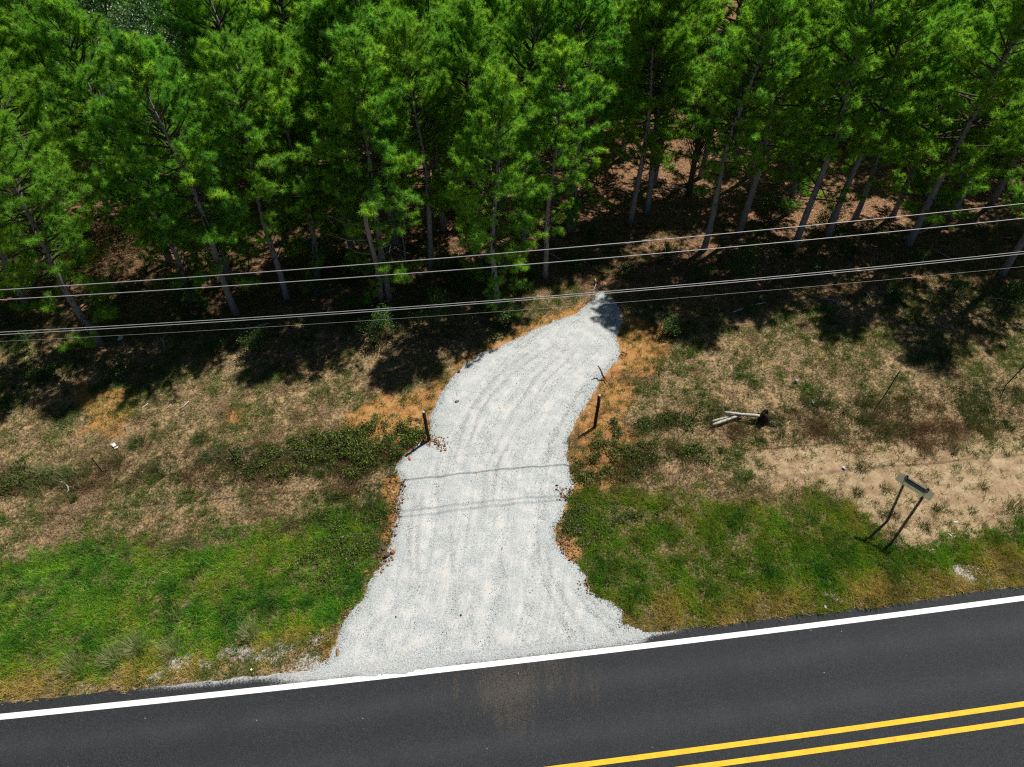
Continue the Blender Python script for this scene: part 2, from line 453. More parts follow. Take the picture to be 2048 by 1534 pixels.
def samp(k, x, y):
    fx = np.clip((np.asarray(x) - GX0) / GS, 0, GNX - 1.001); fy = np.clip((np.asarray(y) - GY0) / GS, 0, GNY - 1.001)
    i, j = fx.astype(int), fy.astype(int); a, b = fx - i, fy - j
    A = R[k]
    return (A[i, j] * (1 - a) + A[i + 1, j] * a) * (1 - b) + (A[i, j + 1] * (1 - a) + A[i + 1, j + 1] * a) * b

def hz(x, y):
    d = dist_edge(x, y)
    m = sstep(SHOULDER - 0.1, SHOULDER + 2.0, d)
    h = m * ((fbm(x, y, 5.0, 2) - 0.5) * 0.30 + (fbm(x, y, 0.9, 6) - 0.5) * 0.10)
    dd = sstep(-0.6, 0.6, samp('drive', x, y))
    h = h * (1 - dd) + dd * m * (fbm(x, y, 5.0, 2) - 0.5) * 0.15
    return np.where(d < SHOULDER - 0.05, -0.03, h + 0.012 * (1 - m))

# ------------------------------------------------------------------ ground sheet
xs = np.concatenate([[-900, -500, -250, -140, -90], np.arange(-60, -32, 1.5), np.arange(-32, 32, 0.16), np.arange(32, 61, 1.5), [90, 140, 250, 500, 900]])
ys = np.concatenate([[-500, -200, -60, -20, -5, 2], np.arange(4, 33, 0.16), np.arange(33, 80, 0.8), [90, 110, 150, 250, 450, 900]])
X, Y = np.meshgrid(xs, ys, indexing='ij')
xf, yf = X.ravel(), Y.ravel()
Z = hz(xf, yf)
def grid_faces(nx, ny):
    i, j = np.meshgrid(np.arange(nx - 1), np.arange(ny - 1), indexing='ij')
    a = (i * ny + j).ravel()
    return np.stack([a, a + ny, a + ny + 1, a + 1], 1)
far = (yf > 40) | (abs(xf) > 38)
at = {k: sstep(-0.7, 0.7, samp(k, xf, yf)) for k in ('green', 'sand', 'clay', 'grey')}
for k in at: at[k] = np.where(far, 0, at[k])
at['litter'] = np.where(yf > 40, 1, sstep(-1.2, 1.2, samp('forest', xf, yf)))
me = mesh_np('ground', np.stack([xf, yf, Z], 1), grid_faces(len(xs), len(ys)), M_ground, at, smooth=True)
link('ground', me, kind='structure')

# ------------------------------------------------------------------ road and its painted lines
def strip(name, d0, d1, z, mat, x0=-400, x1=400, attrs=None, nd=2, parent=None, kind=None, thick=0.0, jag=0.0):
    sx = np.concatenate([np.linspace(x0, -35, 12)[:-1], np.arange(-35, 35, 0.25), np.linspace(35, x1, 12)])
    ds = np.linspace(d0, d1, nd)
    A, D = np.meshgrid(sx, ds, indexing='ij')
    a, d = A.ravel(), D.ravel()
    if jag:
        d = d + np.where(d >= d1 - 1e-6, (vnoise(a, a * 0, 0.35, 1) - 0.6) * jag, 0)
    V = np.stack([a, off_y(a, d), np.full(a.shape, z)], 1)
    Fc = grid_faces(len(sx), nd)[:, ::-1] if d1 < d0 else grid_faces(len(sx), nd)
    at = attrs(a, d) if attrs else None
    return link(name, mesh_np(name, V, Fc, mat, at), parent, kind=kind)

def road_attrs(a, d):
    lane = d / D_Y1
    wheel = np.exp(-((lane - 0.28) / 0.1) ** 2) + np.exp(-((lane - 0.74) / 0.1) ** 2)
    y = off_y(a, d)
    dust = np.zeros(a.shape)
    for u, v, r, k in ((1010, 1370, 1.3, 1.0), (1100, 1340, 1.0, .8), (1030, 1425, 0.9, .8), (900, 1372, 1.0, .5), (1150, 1360, 1.2, .6)):
        c = P(u, v)
        dust = np.maximum(dust, k * np.exp(-((a - c[0]) ** 2 + (y - c[1]) ** 2) / (r * r)))
    xl, xr = P(430, 1395)[0], P(1290, 1285)[0]
    spill = sstep(-0.35, 0.45, d) * sstep(xl, xl + 3.0, a) * sstep(xr + 0.6, xr - 0.3, a)
    spill = np.maximum(spill, 0.8 * sstep(0.1, 0.4, d) * sstep(xl - 5, xl, a) * sstep(xr + 3, xr, a))
    return dict(wheel=wheel, dust=dust, spill=spill)
road = strip('road', D_FAR - 0.5, SHOULDER, ROADZ, M_asph, attrs=road_attrs, nd=36, kind='structure', jag=0.16)
LW = 0.087
strip('edge_line', -LW, LW, ROADZ + 0.004, M_white, parent=road)
strip('edge_line', D_FAR - LW, D_FAR + LW, ROADZ + 0.004, M_white, parent=road)
strip('centre_line', D_Y1 - 0.072, D_Y1 + 0.072, ROADZ + 0.004, M_yellow, parent=road)
strip('centre_line', D_Y2 - 0.072, D_Y2 + 0.072, ROADZ + 0.004, M_yellow, parent=road)

# ------------------------------------------------------------------ gravel driveway
dx = np.arange(DRIVE[:, 0].min() - 0.6, DRIVE[:, 0].max() + 0.6, 0.07)
dy = np.arange(DRIVE[:, 1].min() - 0.3, DRIVE[:, 1].max() + 0.6, 0.07)
DX, DY = np.meshgrid(dx, dy, indexing='ij'); a, b = DX.ravel(), DY.ravel()
s = samp('drive', a, b)
# centre line of the drive, used for the tyre tracks
cl = PP([(900, 1345), (945, 1200), (960, 1100), (970, 1000), (985, 920), (1020, 840), (1070, 760), (1150, 690), (1205, 620), (1215, 560)])
best = np.full(a.shape, 1e9); along = np.zeros(a.shape); across = np.zeros(a.shape); acc = 0
for i in range(len(cl) - 1):
    e = cl[i + 1] - cl[i]; L = np.hypot(*e); e = e / L
    t = np.clip((a - cl[i][0]) * e[0] + (b - cl[i][1]) * e[1], 0, L)
    qx, qy = a - cl[i][0] - e[0] * t, b - cl[i][1] - e[1] * t
    d = np.hypot(qx, qy); m = d < best
    best[m] = d[m]; along[m] = (acc + t)[m]; across[m] = (np.sign(e[0] * qy - e[1] * qx) * d)[m]
    acc += L
rut = (0.3 + 1.0 * fbm(a, b, 1.6, 5)) * sum(-0.024 * np.exp(-((across - o) / 0.16) ** 2) + 0.016 * np.exp(-((across - o - 0.3 - .3 * vnoise(a, b, 2.0, 3)) / 0.12) ** 2) for o in (-1.9, -0.75, 0.6, 1.8))
de = dist_edge(a, b)
base = np.where(de < SHOULDER + 0.1, ROADZ + 0.002, hz(a, b))
z = base + 0.055 * sstep(-0.02, 0.30, s) + rut * sstep(0.1, 0.5, s) + (fbm(a, b, 0.35, 2) - 0.5) * 0.05 * sstep(0, .4, s)
TR = [[(1167, 1190), (1197, 1221), (1239, 1256)], [(1150, 1185), (1180, 1225), (1222, 1262)], [(1091, 1100), (1102, 1153), (1129, 1205), (1167, 1270)], [(1075, 1100), (1086, 1160), (1110, 1215), (1140, 1275)],
      [(900, 1060), (905, 1153), (912, 1228)], [(874, 930), (874, 1003)], [(905, 930), (917, 890), (934, 829), (968, 781), (1016, 733), (1080, 690)], [(925, 940), (938, 890), (955, 835), (988, 785), (1040, 735), (1110, 690)],
      [(985, 1010), (992, 935), (1020, 887), (1051, 829), (1090, 765), (1150, 705)], [(965, 1010), (972, 935), (1000, 880), (1031, 822), (1070, 758), (1130, 700)], [(1085, 1040), (1092, 945), (1098, 887), (1129, 835), (1160, 780)],
      [(820, 1180), (818, 1080), (828, 990)], [(836, 1180), (833, 1080), (843, 990)], [(735, 1270), (752, 1245), (790, 1215)], [(1000, 1200), (1010, 1160), (1000, 1110)], [(950, 1290), (940, 1240), (948, 1190)]]
track = np.zeros(a.shape)
for tl_ in TR:
    pl = PP(tl_)
    for i in range(len(pl) - 1):
        ex = pl[i + 1] - pl[i]; tt_ = np.clip(((a - pl[i][0]) * ex[0] + (b - pl[i][1]) * ex[1]) / (ex @ ex), 0, 1)
        dd_ = np.hypot(a - pl[i][0] - ex[0] * tt_, b - pl[i][1] - ex[1] * tt_) + (vnoise(a, b, .25, 6) - .5) * .06
        track = np.maximum(track, np.exp(-(dd_ / .075) ** 2) * (0.35 + .65 * vnoise(a, b, .8, 7)))
z = z - .022 * track
road_part = sstep(0.75, 0.3, de)
z = z * (1 - road_part) + road_part * (ROADZ + 0.004 + 0.012 * sstep(0.0, 0.3, s))
xa, xb = P(735, 1356)[0], P(860, 1343)[0]
lim = 0.11 - 0.16 * sstep(xa - .5, xa + .2, a) * sstep(xb + .8, xb, a) + (vnoise(a, b, 0.3, 2) - .5) * .05 - .3 * sstep(P(500, 1372)[0] + 1.5, P(500, 1372)[0], a) * 0
z = np.where(de < lim, ROADZ - 0.04, z)
z = np.where(s < -0.02, np.where(de < SHOULDER + 0.15, ROADZ, hz(a, b)) - 0.05, z)
lane_ok = de > -0.12
Fc = grid_faces(len(dx), len(dy))
keep = (s[Fc].max(1) > -0.15) & lane_ok[Fc].all(1)
Fc = Fc[keep]
used = np.unique(Fc); remap = np.zeros(len(a), int); remap[used] = np.arange(len(used))
me = mesh_np('driveway', np.stack([a, b, z], 1)[used], remap[Fc], M_gravel,
             dict(track=track[used], across=across[used], along=along[used], inner=sstep(0.0, 0.9, s)[used]), smooth=True)
link('driveway', me, kind='structure')
def surf(x, y):
    """top of ground, drive or road"""
    x = np.asarray(x, float); y = np.asarray(y, float)
    g = hz(x, y)
    g = np.where(samp('drive', x, y) > 0.0, g + 0.05, g)
    return np.where(dist_edge(x, y) < SHOULDER, ROADZ + 0.01, g)

# ------------------------------------------------------------------ loose stones (uncountable)
def stones(name, xy, size, mat, cols, label=None, cat=None, flat=0.6, zf=surf):
    n = len(xy)
    base = np.array([[1, 0, 0], [-1, 0, 0], [0, 1, 0], [0, -1, 0], [0, 0, 1], [0, 0, -1.0]])
    fc = np.array([[0, 2, 4], [2, 1, 4], [1, 3, 4], [3, 0, 4], [2, 0, 5], [1, 2, 5], [3, 1, 5], [0, 3, 5]])
    V = base[None] * (0.65 + 0.7 * rng.random((n, 6, 1))) * size[:, None, None]
    ang = rng.random(n) * 2 * PI; c, s_ = np.cos(ang), np.sin(ang)
    V[:, :, 2] *= flat
    tl = (rng.random((n, 2)) - 0.5) * 0.9
    V[:, :, 2] += V[:, :, 0] * tl[:, :1] + V[:, :, 1] * tl[:, 1:]
    x = V[:, :, 0] * c[:, None] - V[:, :, 1] * s_[:, None]; y = V[:, :, 0] * s_[:, None] + V[:, :, 1] * c[:, None]
    V = np.stack([x + xy[:, :1], y + xy[:, 1:], V[:, :, 2] + (zf(xy[:, 0], xy[:, 1]) + size * flat * 0.25)[:, None]], 2)
    F_ = fc[None] + (np.arange(n) * 6)[:, None, None]
    me = mesh_np(name, V.reshape(-1, 3), F_.reshape(-1, 3), mat, dict(tint=np.repeat(cols, 6, 0)))
    o = link(name, me, kind='stuff')
    if label: tag(o, label, cat)
    return o
n_ = N('stone'); M_stone = n_.done(n_.attr('tint', True), 0.9, None, 0.2)
def pick(poly_or_fn, n, x0, x1, y0, y1, k):
    out = []
    tot = 0
    while tot < n:
        q = np.stack([x0 + rng.random(n * 2) * (x1 - x0), y0 + rng.random(n * 2) * (y1 - y0)], 1)
        q = q[rng.random(len(q)) < poly_or_fn(q[:, 0], q[:, 1])]
        out.append(q); tot += len(q)
        if k and len(out) > k: break
    return np.concatenate(out)[:n]
bx = (DRIVE[:, 0].min() - 1, DRIVE[:, 0].max() + 1, DRIVE[:, 1].min() - .2, DRIVE[:, 1].max() + 1)
def dens_g(x, y):
    s = samp('drive', x, y); d = dist_edge(x, y)
    return np.where(d < 0.12 - 0.18 * (rng.random(d.shape) < .06), 0, sstep(-0.35, 0.05, s) * (0.25 + 0.75 * sstep(1.1, 0.1, s)) * np.where(s < 0, 0.5, 1))
q = pick(dens_g, 26000, *bx, 30)
g = 0.34 + 0.30 * rng.random((len(q), 1)) ** 0.8
stones('loose_gravel', q, 0.007 + 0.013 * rng.random(len(q)) ** 2, M_stone, np.concatenate([g * 0.96, g * 1.0, g * 1.0], 1),
       'loose grey crushed stone strewn over the pale driveway', 'gravel')
# clay lumps along both edges of the drive
RUB = [PP([(783, 935), (812, 965), (800, 1040), (775, 1110), (745, 1090), (760, 1020)]), PP([(745, 1120), (790, 1100), (780, 1130), (740, 1155)]),
       PP([(700, 1175), (725, 1190), (672, 1260), (655, 1325), (628, 1320), (640, 1270)]),
       PP([(1110, 975), (1158, 975), (1165, 1015), (1120, 1000)]), PP([(1108, 1050), (1135, 1050), (1175, 1130), (1150, 1130), (1115, 1095)]),
       PP([(1150, 1165), (1185, 1165), (1195, 1190), (1160, 1185)]), PP([(840, 860), (900, 880), (890, 905), (850, 895)])]
def dens_r(x, y):
    return sstep(-0.12, 0.12, field(RUB, x, y))
q = pick(dens_r, 3000, *bx, 80)
g = rng.random((len(q), 1))
stones('clay_rubble', q, 0.012 + 0.045 * rng.random(len(q)) ** 4, M_stone, np.concatenate([0.07 + 0.40 * g ** 1.8, 0.035 + 0.20 * g ** 1.8, 0.015 + 0.09 * g ** 1.8], 1),
       'orange clay lumps and stones spilled along both edges of the driveway', 'rubble', 0.75)

# ------------------------------------------------------------------ grass as blades
def blades(name, xy, h, wd, lean, cols, label, cat, zf=surf, mat=None, kind='stuff', origin=None, dirs=None):
    n = len(xy)
    ang = rng.random(n) * 2 * PI
    wv = np.stack([np.cos(ang), np.sin(ang), np.zeros(n)], 1) * wd[:, None] * 0.5
    if dirs is None:
        la = rng.random(n) * 2 * PI
        dirs = np.stack([np.cos(la), np.sin(la)], 1)
    tip = np.stack([dirs[:, 0] * lean * h, dirs[:, 1] * lean * h, h], 1)
    z = zf(xy[:, 0], xy[:, 1])
    B = np.stack([xy[:, 0], xy[:, 1], z - 0.005], 1)
    if origin is not None: B = B - origin
    V = np.stack([B - wv, B + wv, B + tip], 1).reshape(-1, 3)
    Fc = np.arange(n * 3).reshape(-1, 3)
    me = mesh_np(name, V, Fc, mat or M_blade, dict(tint=np.repeat(cols, 3, 0)))
    o = link(name, me, loc=origin, kind=kind)
    tag(o, label, cat)
    return o

def in_view(x, y):
    u, v = to_px(x, y, 0)
    return ((u > -220) & (u < 2268) & (v > 450) & (v < 1640)).astype(float)

XB = (-32, 32, 7, 40)
def pal(cols, n, t=None, jit=0.25):
    """random mix along a palette"""
    c = np.array(cols); t = rng.random(n) if t is None else np.clip(t, 0, 0.9999)
    f = t * (len(c) - 1); i = np.minimum(f.astype(int), len(c) - 2)
    r = c[i] + (c[i + 1] - c[i]) * (f - i)[:, None]
    return r * (1 + (rng.random((n, 1)) - 0.5) * 2 * jit)

# green verge
def dens_green(x, y):
    s = samp('green', x, y); d = dist_edge(x, y)
    bare = np.maximum(sstep(-0.1, 0.12, samp('grey', x, y)), sstep(-0.02, 0.06, samp('drive', x, y)))
    e = SHOULDER - 0.12 + 0.22 * vnoise(x, y, 0.4, 2)
    return in_view(x, y) * sstep(-0.7, 0.45, s) * (1 - bare) * (d > e) * (0.35 + 0.65 * sstep(0.35, 0.55, fbm(x, y, 0.5, 1))) * (1 - .7 * sstep(2.6, 3.4, d) * (x > 2) * sstep(.55, .64, fbm(x, y, .8, 3)))
cc = pick(dens_green, 11500, -30, 30, 8, 20, 60)
nb = 30
d = dist_edge(cc[:, 0], cc[:, 1])
t = -0.02 + 0.72 * sstep(0.5, 2.3, d + (fbm(cc[:, 0], cc[:, 1], 1.8, 3) - 0.5) * 2.6) + (fbm(cc[:, 0], cc[:, 1], 0.9, 6) - .5) * .75
rt = cc[:, 0] > 2
t = np.where(rt, t + 0.02 - 0.22 * sstep(2.2, 3.4, d), t + 0.02) + rng.normal(size=len(cc)) * 0.13
dn = sstep(1.6, 0.2, -samp('drive', cc[:, 0], cc[:, 1]))
t = t + 0.25 * dn * sstep(1.2, 2.0, d)
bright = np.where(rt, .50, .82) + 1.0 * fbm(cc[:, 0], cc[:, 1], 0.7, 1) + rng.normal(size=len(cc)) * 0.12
cs = 0.04 + 0.07 * rng.random(len(cc))
q = np.repeat(cc, nb, 0) + rng.normal(size=(len(cc) * nb, 2)) * np.repeat(cs, nb)[:, None]
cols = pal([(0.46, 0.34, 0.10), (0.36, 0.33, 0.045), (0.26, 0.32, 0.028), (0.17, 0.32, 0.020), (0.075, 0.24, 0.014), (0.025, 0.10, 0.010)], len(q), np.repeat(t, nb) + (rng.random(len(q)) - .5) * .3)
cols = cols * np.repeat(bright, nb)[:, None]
hh = (0.05 + 0.11 * rng.random(len(q))) * np.repeat(0.55 + 0.9 * rng.random(len(cc)), nb)
ok = (samp('drive', q[:, 0], q[:, 1]) < 0.02) & (dist_edge(q[:, 0], q[:, 1]) > SHOULDER - .12)
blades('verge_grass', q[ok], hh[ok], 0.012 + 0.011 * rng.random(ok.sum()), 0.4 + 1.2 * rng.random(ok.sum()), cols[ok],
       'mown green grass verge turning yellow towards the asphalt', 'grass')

cw = pick(lambda x, y: dens_green(x, y) * sstep(.5, .62, fbm(x, y, 1.2, 6)), 420, -30, 30, 8, 20, 200)
nw = 26
q = np.repeat(cw, nw, 0) + rng.normal(size=(len(cw) * nw, 2)) * .07
cols = pal([(0.35, 0.33, 0.14), (0.16, 0.24, 0.04), (0.05, 0.12, 0.02), (0.025, 0.08, 0.012)], len(q), np.repeat(rng.random(len(cw)), nw))
blades('verge_weed', q, .10 + .18 * rng.random(len(q)), .016 + .014 * rng.random(len(q)), .3 + .9 * rng.random(len(q)), cols, 'taller dark weeds and seed heads scattered through the mown verge', 'weeds')

# dry mixed grass as clumps
def dens_dry(x, y):
    s = samp('forest', x, y); d = dist_edge(x, y)
    sand = sstep(-0.1, 0.5, samp('sand', x, y)); clay = sstep(-0.1, 0.6, samp('clay', x, y)); gr = sstep(-0.1, 0.4, samp('green', x, y))
    dr = sstep(-0.10, 0.02, samp('drive', x, y))
    fo = sstep(-0.5, 2.5, s)
    base = 0.25 + 0.75 * sstep(0.36, 0.56, fbm(x, y, 1.1, 1))
    return in_view(x, y) * base * (1 - 0.66 * sand) * (1 - 0.5 * clay) * (1 - gr) * (1 - dr) * (1 - 0.66 * fo) * (d > 0.5)
cc = pick(dens_dry, 21000, *XB, 80)
nb = 22
wgt = sstep(-0.2, 0.3, samp('weed', cc[:, 0], cc[:, 1]))
cs = (0.05 + 0.10 * rng.random(len(cc)) ** 1.5)
q = np.repeat(cc, nb, 0) + rng.normal(size=(len(cc) * nb, 2)) * np.repeat(cs, nb)[:, None]
q_w = np.repeat(wgt, nb)
tone = fbm(cc[:, 0], cc[:, 1], 1.1, 5) * 1.7 - 0.32 + rng.normal(size=len(cc)) * 0.28
tone -= 0.10 * wgt
tone += 0.20 * sstep(5, 8, cc[:, 0]) * sstep(19.0, 21.5, cc[:, 1]) + 0.10 * sstep(-12, -16, cc[:, 0]) * sstep(14.5, 16.0, cc[:, 1])
straw = [(0.46, 0.33, 0.20), (0.23, 0.155, 0.085), (0.19, 0.155, 0.06), (0.20, 0.235, 0.045), (0.13, 0.24, 0.026), (0.05, 0.14, 0.013)]
weedc = [(0.17, 0.09, 0.045), (0.22, 0.135, 0.07), (0.13, 0.095, 0.035), (0.13, 0.15, 0.03), (0.08, 0.13, 0.025), (0.03, 0.07, 0.013)]
tt = np.repeat(tone, nb) + (rng.random(len(q)) - 0.5) * 0.25
cA, cB = pal(straw, len(q), tt), pal(weedc, len(q), tt + 0.12)
cols = cA * (1 - q_w[:, None]) + cB * q_w[:, None]
hgt = (0.06 + 0.15 * rng.random(len(q))) * (1 + 0.9 * q_w) * np.repeat(0.6 + 0.8 * rng.random(len(cc)), nb)
ok = samp('drive', q[:, 0], q[:, 1]) < 0.03
blades('dry_grass', q[ok], hgt[ok], 0.011 + 0.011 * rng.random(ok.sum()), 0.4 + 1.3 * rng.random(ok.sum()), cols[ok],
       'patchy dry brown and green grass between verge and pines', 'grass')

# pine straw and low plants on the forest floor
def dens_lit(x, y):
    return in_view(x, y) * sstep(-1.0, 1.0, samp('forest', x, y)) * (samp('drive', x, y) < 0)
q = pick(dens_lit, 60000, -34, 40, 18, 42, 40)
t = fbm(q[:, 0], q[:, 1], 1.0, 4) + (rng.random(len(q)) - 0.5) * 0.4
cols = pal([(0.05, 0.03, 0.016), (0.18, 0.10, 0.05), (0.34, 0.20, 0.115), (0.46, 0.33, 0.21)], len(q), t)
blades('pine_straw', q, 0.01 + 0.05 * rng.random(len(q)), 0.02 + 0.02 * rng.random(len(q)), 2 + 4 * rng.random(len(q)), cols,
       'rust brown pine straw carpeting the floor under the pines', 'pine straw')
print('ground ok', D_Y1, D_Y2)

BLX = np.array([-18.6, 35.2])
UNSEEN = set()
# ------------------------------------------------------------------ pines
def unit(v): return v / (np.linalg.norm(v) + 1e-9)

def tufts(cen, dirs, n, L, wd, spread=0.75):
    """needle bursts: cen (m,3), dirs (m,3) -> verts, age value per vertex"""
    m = len(cen)
    D = dirs[:, None, :] * 0.5 + rng.normal(size=(m, n, 3)) * spread
    D /= np.linalg.norm(D, axis=2, keepdims=True)
    ln = L[:, None] * (0.7 + 0.5 * rng.random((m, n)))
    W = np.cross(D, rng.normal(size=(m, n, 3))); W /= np.linalg.norm(W, axis=2, keepdims=True)
    W *= (wd * (0.7 + 0.6 * rng.random((m, n))))[:, :, None]
    base = cen[:, None, :] - dirs[:, None, :] * (rng.random((m, n, 1)) * 0.16)
    tip = base + D * ln[:, :, None]
    V = np.stack([base - W, base + W, tip], 2).reshape(-1, 3)
    age = np.repeat(np.clip(rng.random(m) * 0.9, 0, 1), n * 3) + np.tile(np.array([-0.15, -0.15, 0.3]), m * n)
    return V, np.clip(age, 0, 1)

def pine_proto(H, hb, spread, lean, seed, lowlive=10):
    r = np.random.default_rng(seed)
    g = Geo()
    ph = r.random() * 6.28
    def tr(h):
        k = h / H
        return np.array([math.sin(ph) * lean * k * k + 0.10 * math.sin(h * 0.7 + ph), math.cos(ph) * lean * k * k + 0.10 * math.cos(h * 0.6 + ph * 2) , h])
    hs = np.linspace(-0.1, H, 12)
    g.tube([tr(h) - np.array([0.10 * math.sin(ph), .1 * math.cos(ph * 2), 0]) * 0 for h in hs], [0.145 * (1 - h / H) ** 0.75 + 0.015 + (0.03 if h < 0.2 else 0) for h in hs], 8)
    nf_trunk = len(g.f)
    cen, dirs, Ls = [], [], []
    h = hb
    def branch(h, L, el, az, live=True, dens=1.0):
        p = tr(h); d0 = np.array([math.cos(az) * math.cos(el), math.sin(az) * math.cos(el), math.sin(el)])
        n = 5; pts = [p]; cur = p.copy(); d = d0.copy()
        for i in range(n):
            d = unit(d + np.array([0, 0, 0.10 if i > 1 else -0.05]) + r.normal(size=3) * 0.13)
            cur = cur + d * L / n; pts.append(cur.copy())
        rad = 0.012 + 0.013 * L
        g.tube(pts, [rad * (1 - i / (n + 1)) + 0.003 for i in range(n + 1)], 4, cap=False)
        if not live:
            for j in range(r.integers(1, 4)):
                s = 0.35 + 0.6 * r.random(); i = min(int(s * n), n - 1)
                q = pts[i] + (pts[i + 1] - pts[i]) * (s * n - i)
                e = unit(d + r.normal(size=3) * 0.8)
                g.tube([q, q + e * L * 0.22, q + e * L * 0.4 + r.normal(size=3) * 0.05], [0.008, 0.006, 0.003], 3, cap=False)
            return
        cen.append(pts[-1]); dirs.append(d); Ls.append(0.24)
        m = max(3, int(L * 6.2 * dens))
        for j in range(m):
            s = 0.32 + 0.66 * (j + r.random()) / m
            i = min(int(s * n), n - 1); q = pts[i] + (pts[i + 1] - pts[i]) * (s * n - i)
            side = unit(np.cross(d, [0, 0, 1.0]) * (1 if j % 2 else -1) + d * 0.7 + np.array([0, 0, 0.35]) + r.normal(size=3) * 0.35)
            l2 = (0.18 + 0.42 * r.random()) * (1.15 - s * 0.6) * min(1, 0.5 + L / 2)
            e = q + side * l2
            g.tube([q, (q + e) / 2 + r.normal(size=3) * 0.02, e], [0.009, 0.007, 0.005], 3, cap=False)
            cen.append(e); dirs.append(side); Ls.append(0.22)
            if l2 > 0.3:
                e2 = q + side * l2 * 0.55 + r.normal(size=3) * 0.12
                cen.append(e2); dirs.append(unit(side + r.normal(size=3) * 0.5)); Ls.append(0.17)
    while h < H - 0.1:
        t = (h - hb) / (H - hb)
        nb = r.integers(3, 6)
        a0 = r.random() * 6.28
        for k in range(nb):
            L = spread * min(1, 0.62 + 1.3 * t) * max(0.02, 1 - t) ** 0.55 * (0.7 + 0.5 * r.random()) + 0.22
            el = math.radians(8 + 52 * t + r.normal() * 9)
            branch(h + r.normal() * 0.05, L, el, a0 + k * 6.283 / nb + r.normal() * 0.3, True, 0.72 + 0.28 * t)
        h += 0.24 + 0.13 * r.random()
    for k in range(lowlive):
        branch(hb - 0.3 - r.random() * 2.6, spread * (0.45 + 0.4 * r.random()), math.radians(r.uniform(-5, 25)), r.random() * 6.28, True, 0.9)
    for k in range(26):
        hh = 1.6 + (hb - 0.8) * r.random()
        branch(hh, 0.4 + 1.1 * r.random() * min(1, hh / 4), math.radians(r.uniform(-25, 20)), r.random() * 6.28, False)
    cen.append(tr(H)); dirs.append(np.array([0, 0, 1.0])); Ls.append(0.25)
    cen = np.array(cen); dirs = np.array(dirs); Ls = np.array(Ls)
    V, age = tufts(cen, dirs, NEED, Ls, 0.0078)
    crown = mesh_np('crown', V, np.arange(len(V)).reshape(-1, 3), M_needle, dict(age=age))
    tm = g.mesh('trunk', M_bark, True); tm.materials.append(M_limb)
    mi = np.ones(len(tm.polygons), np.int32); mi[:nf_trunk] = 0; tm.polygons.foreach_set('material_index', mi)
    return tm, crown, len(cen)

NEED = 64
PROTO = []
for i, (H, hb, sp, le) in enumerate([(12.3, 4.2, 2.95, .3), (11.6, 3.9, 2.9, .6), (12.6, 5.2, 2.8, .2), (11.8, 4.2, 3.2, .8), (11.2, 3.8, 2.7, .4), (12.6, 5.4, 3.15, .5),
                                     (12.4, 6.0, 2.9, .5), (12.8, 6.5, 2.8, .7)]):
    PROTO.append(pine_proto(H, hb, sp, le, 100 + i))
print('tufts', [p[2] for p in PROTO])

def plant(name, kind_i, x, y, s, rot, label, cat='pine tree', group=None, tilt=(0, 0)):
    r = bpy.data.objects.new(name, None); C.objects.link(r)
    r.location = (x, y, float(hz(np.array(x), np.array(y)))); r.rotation_euler = (tilt[0], tilt[1], rot); r.scale = (s, s, s)
    r.empty_display_size = 0.3
    tag(r, label, cat, group)
    tm, cm, _ = PROTO[kind_i]
    for nm, me in (('trunk', tm), ('crown', cm)):
        o = bpy.data.objects.new(nm, me); C.objects.link(o); o.parent = r
    return r

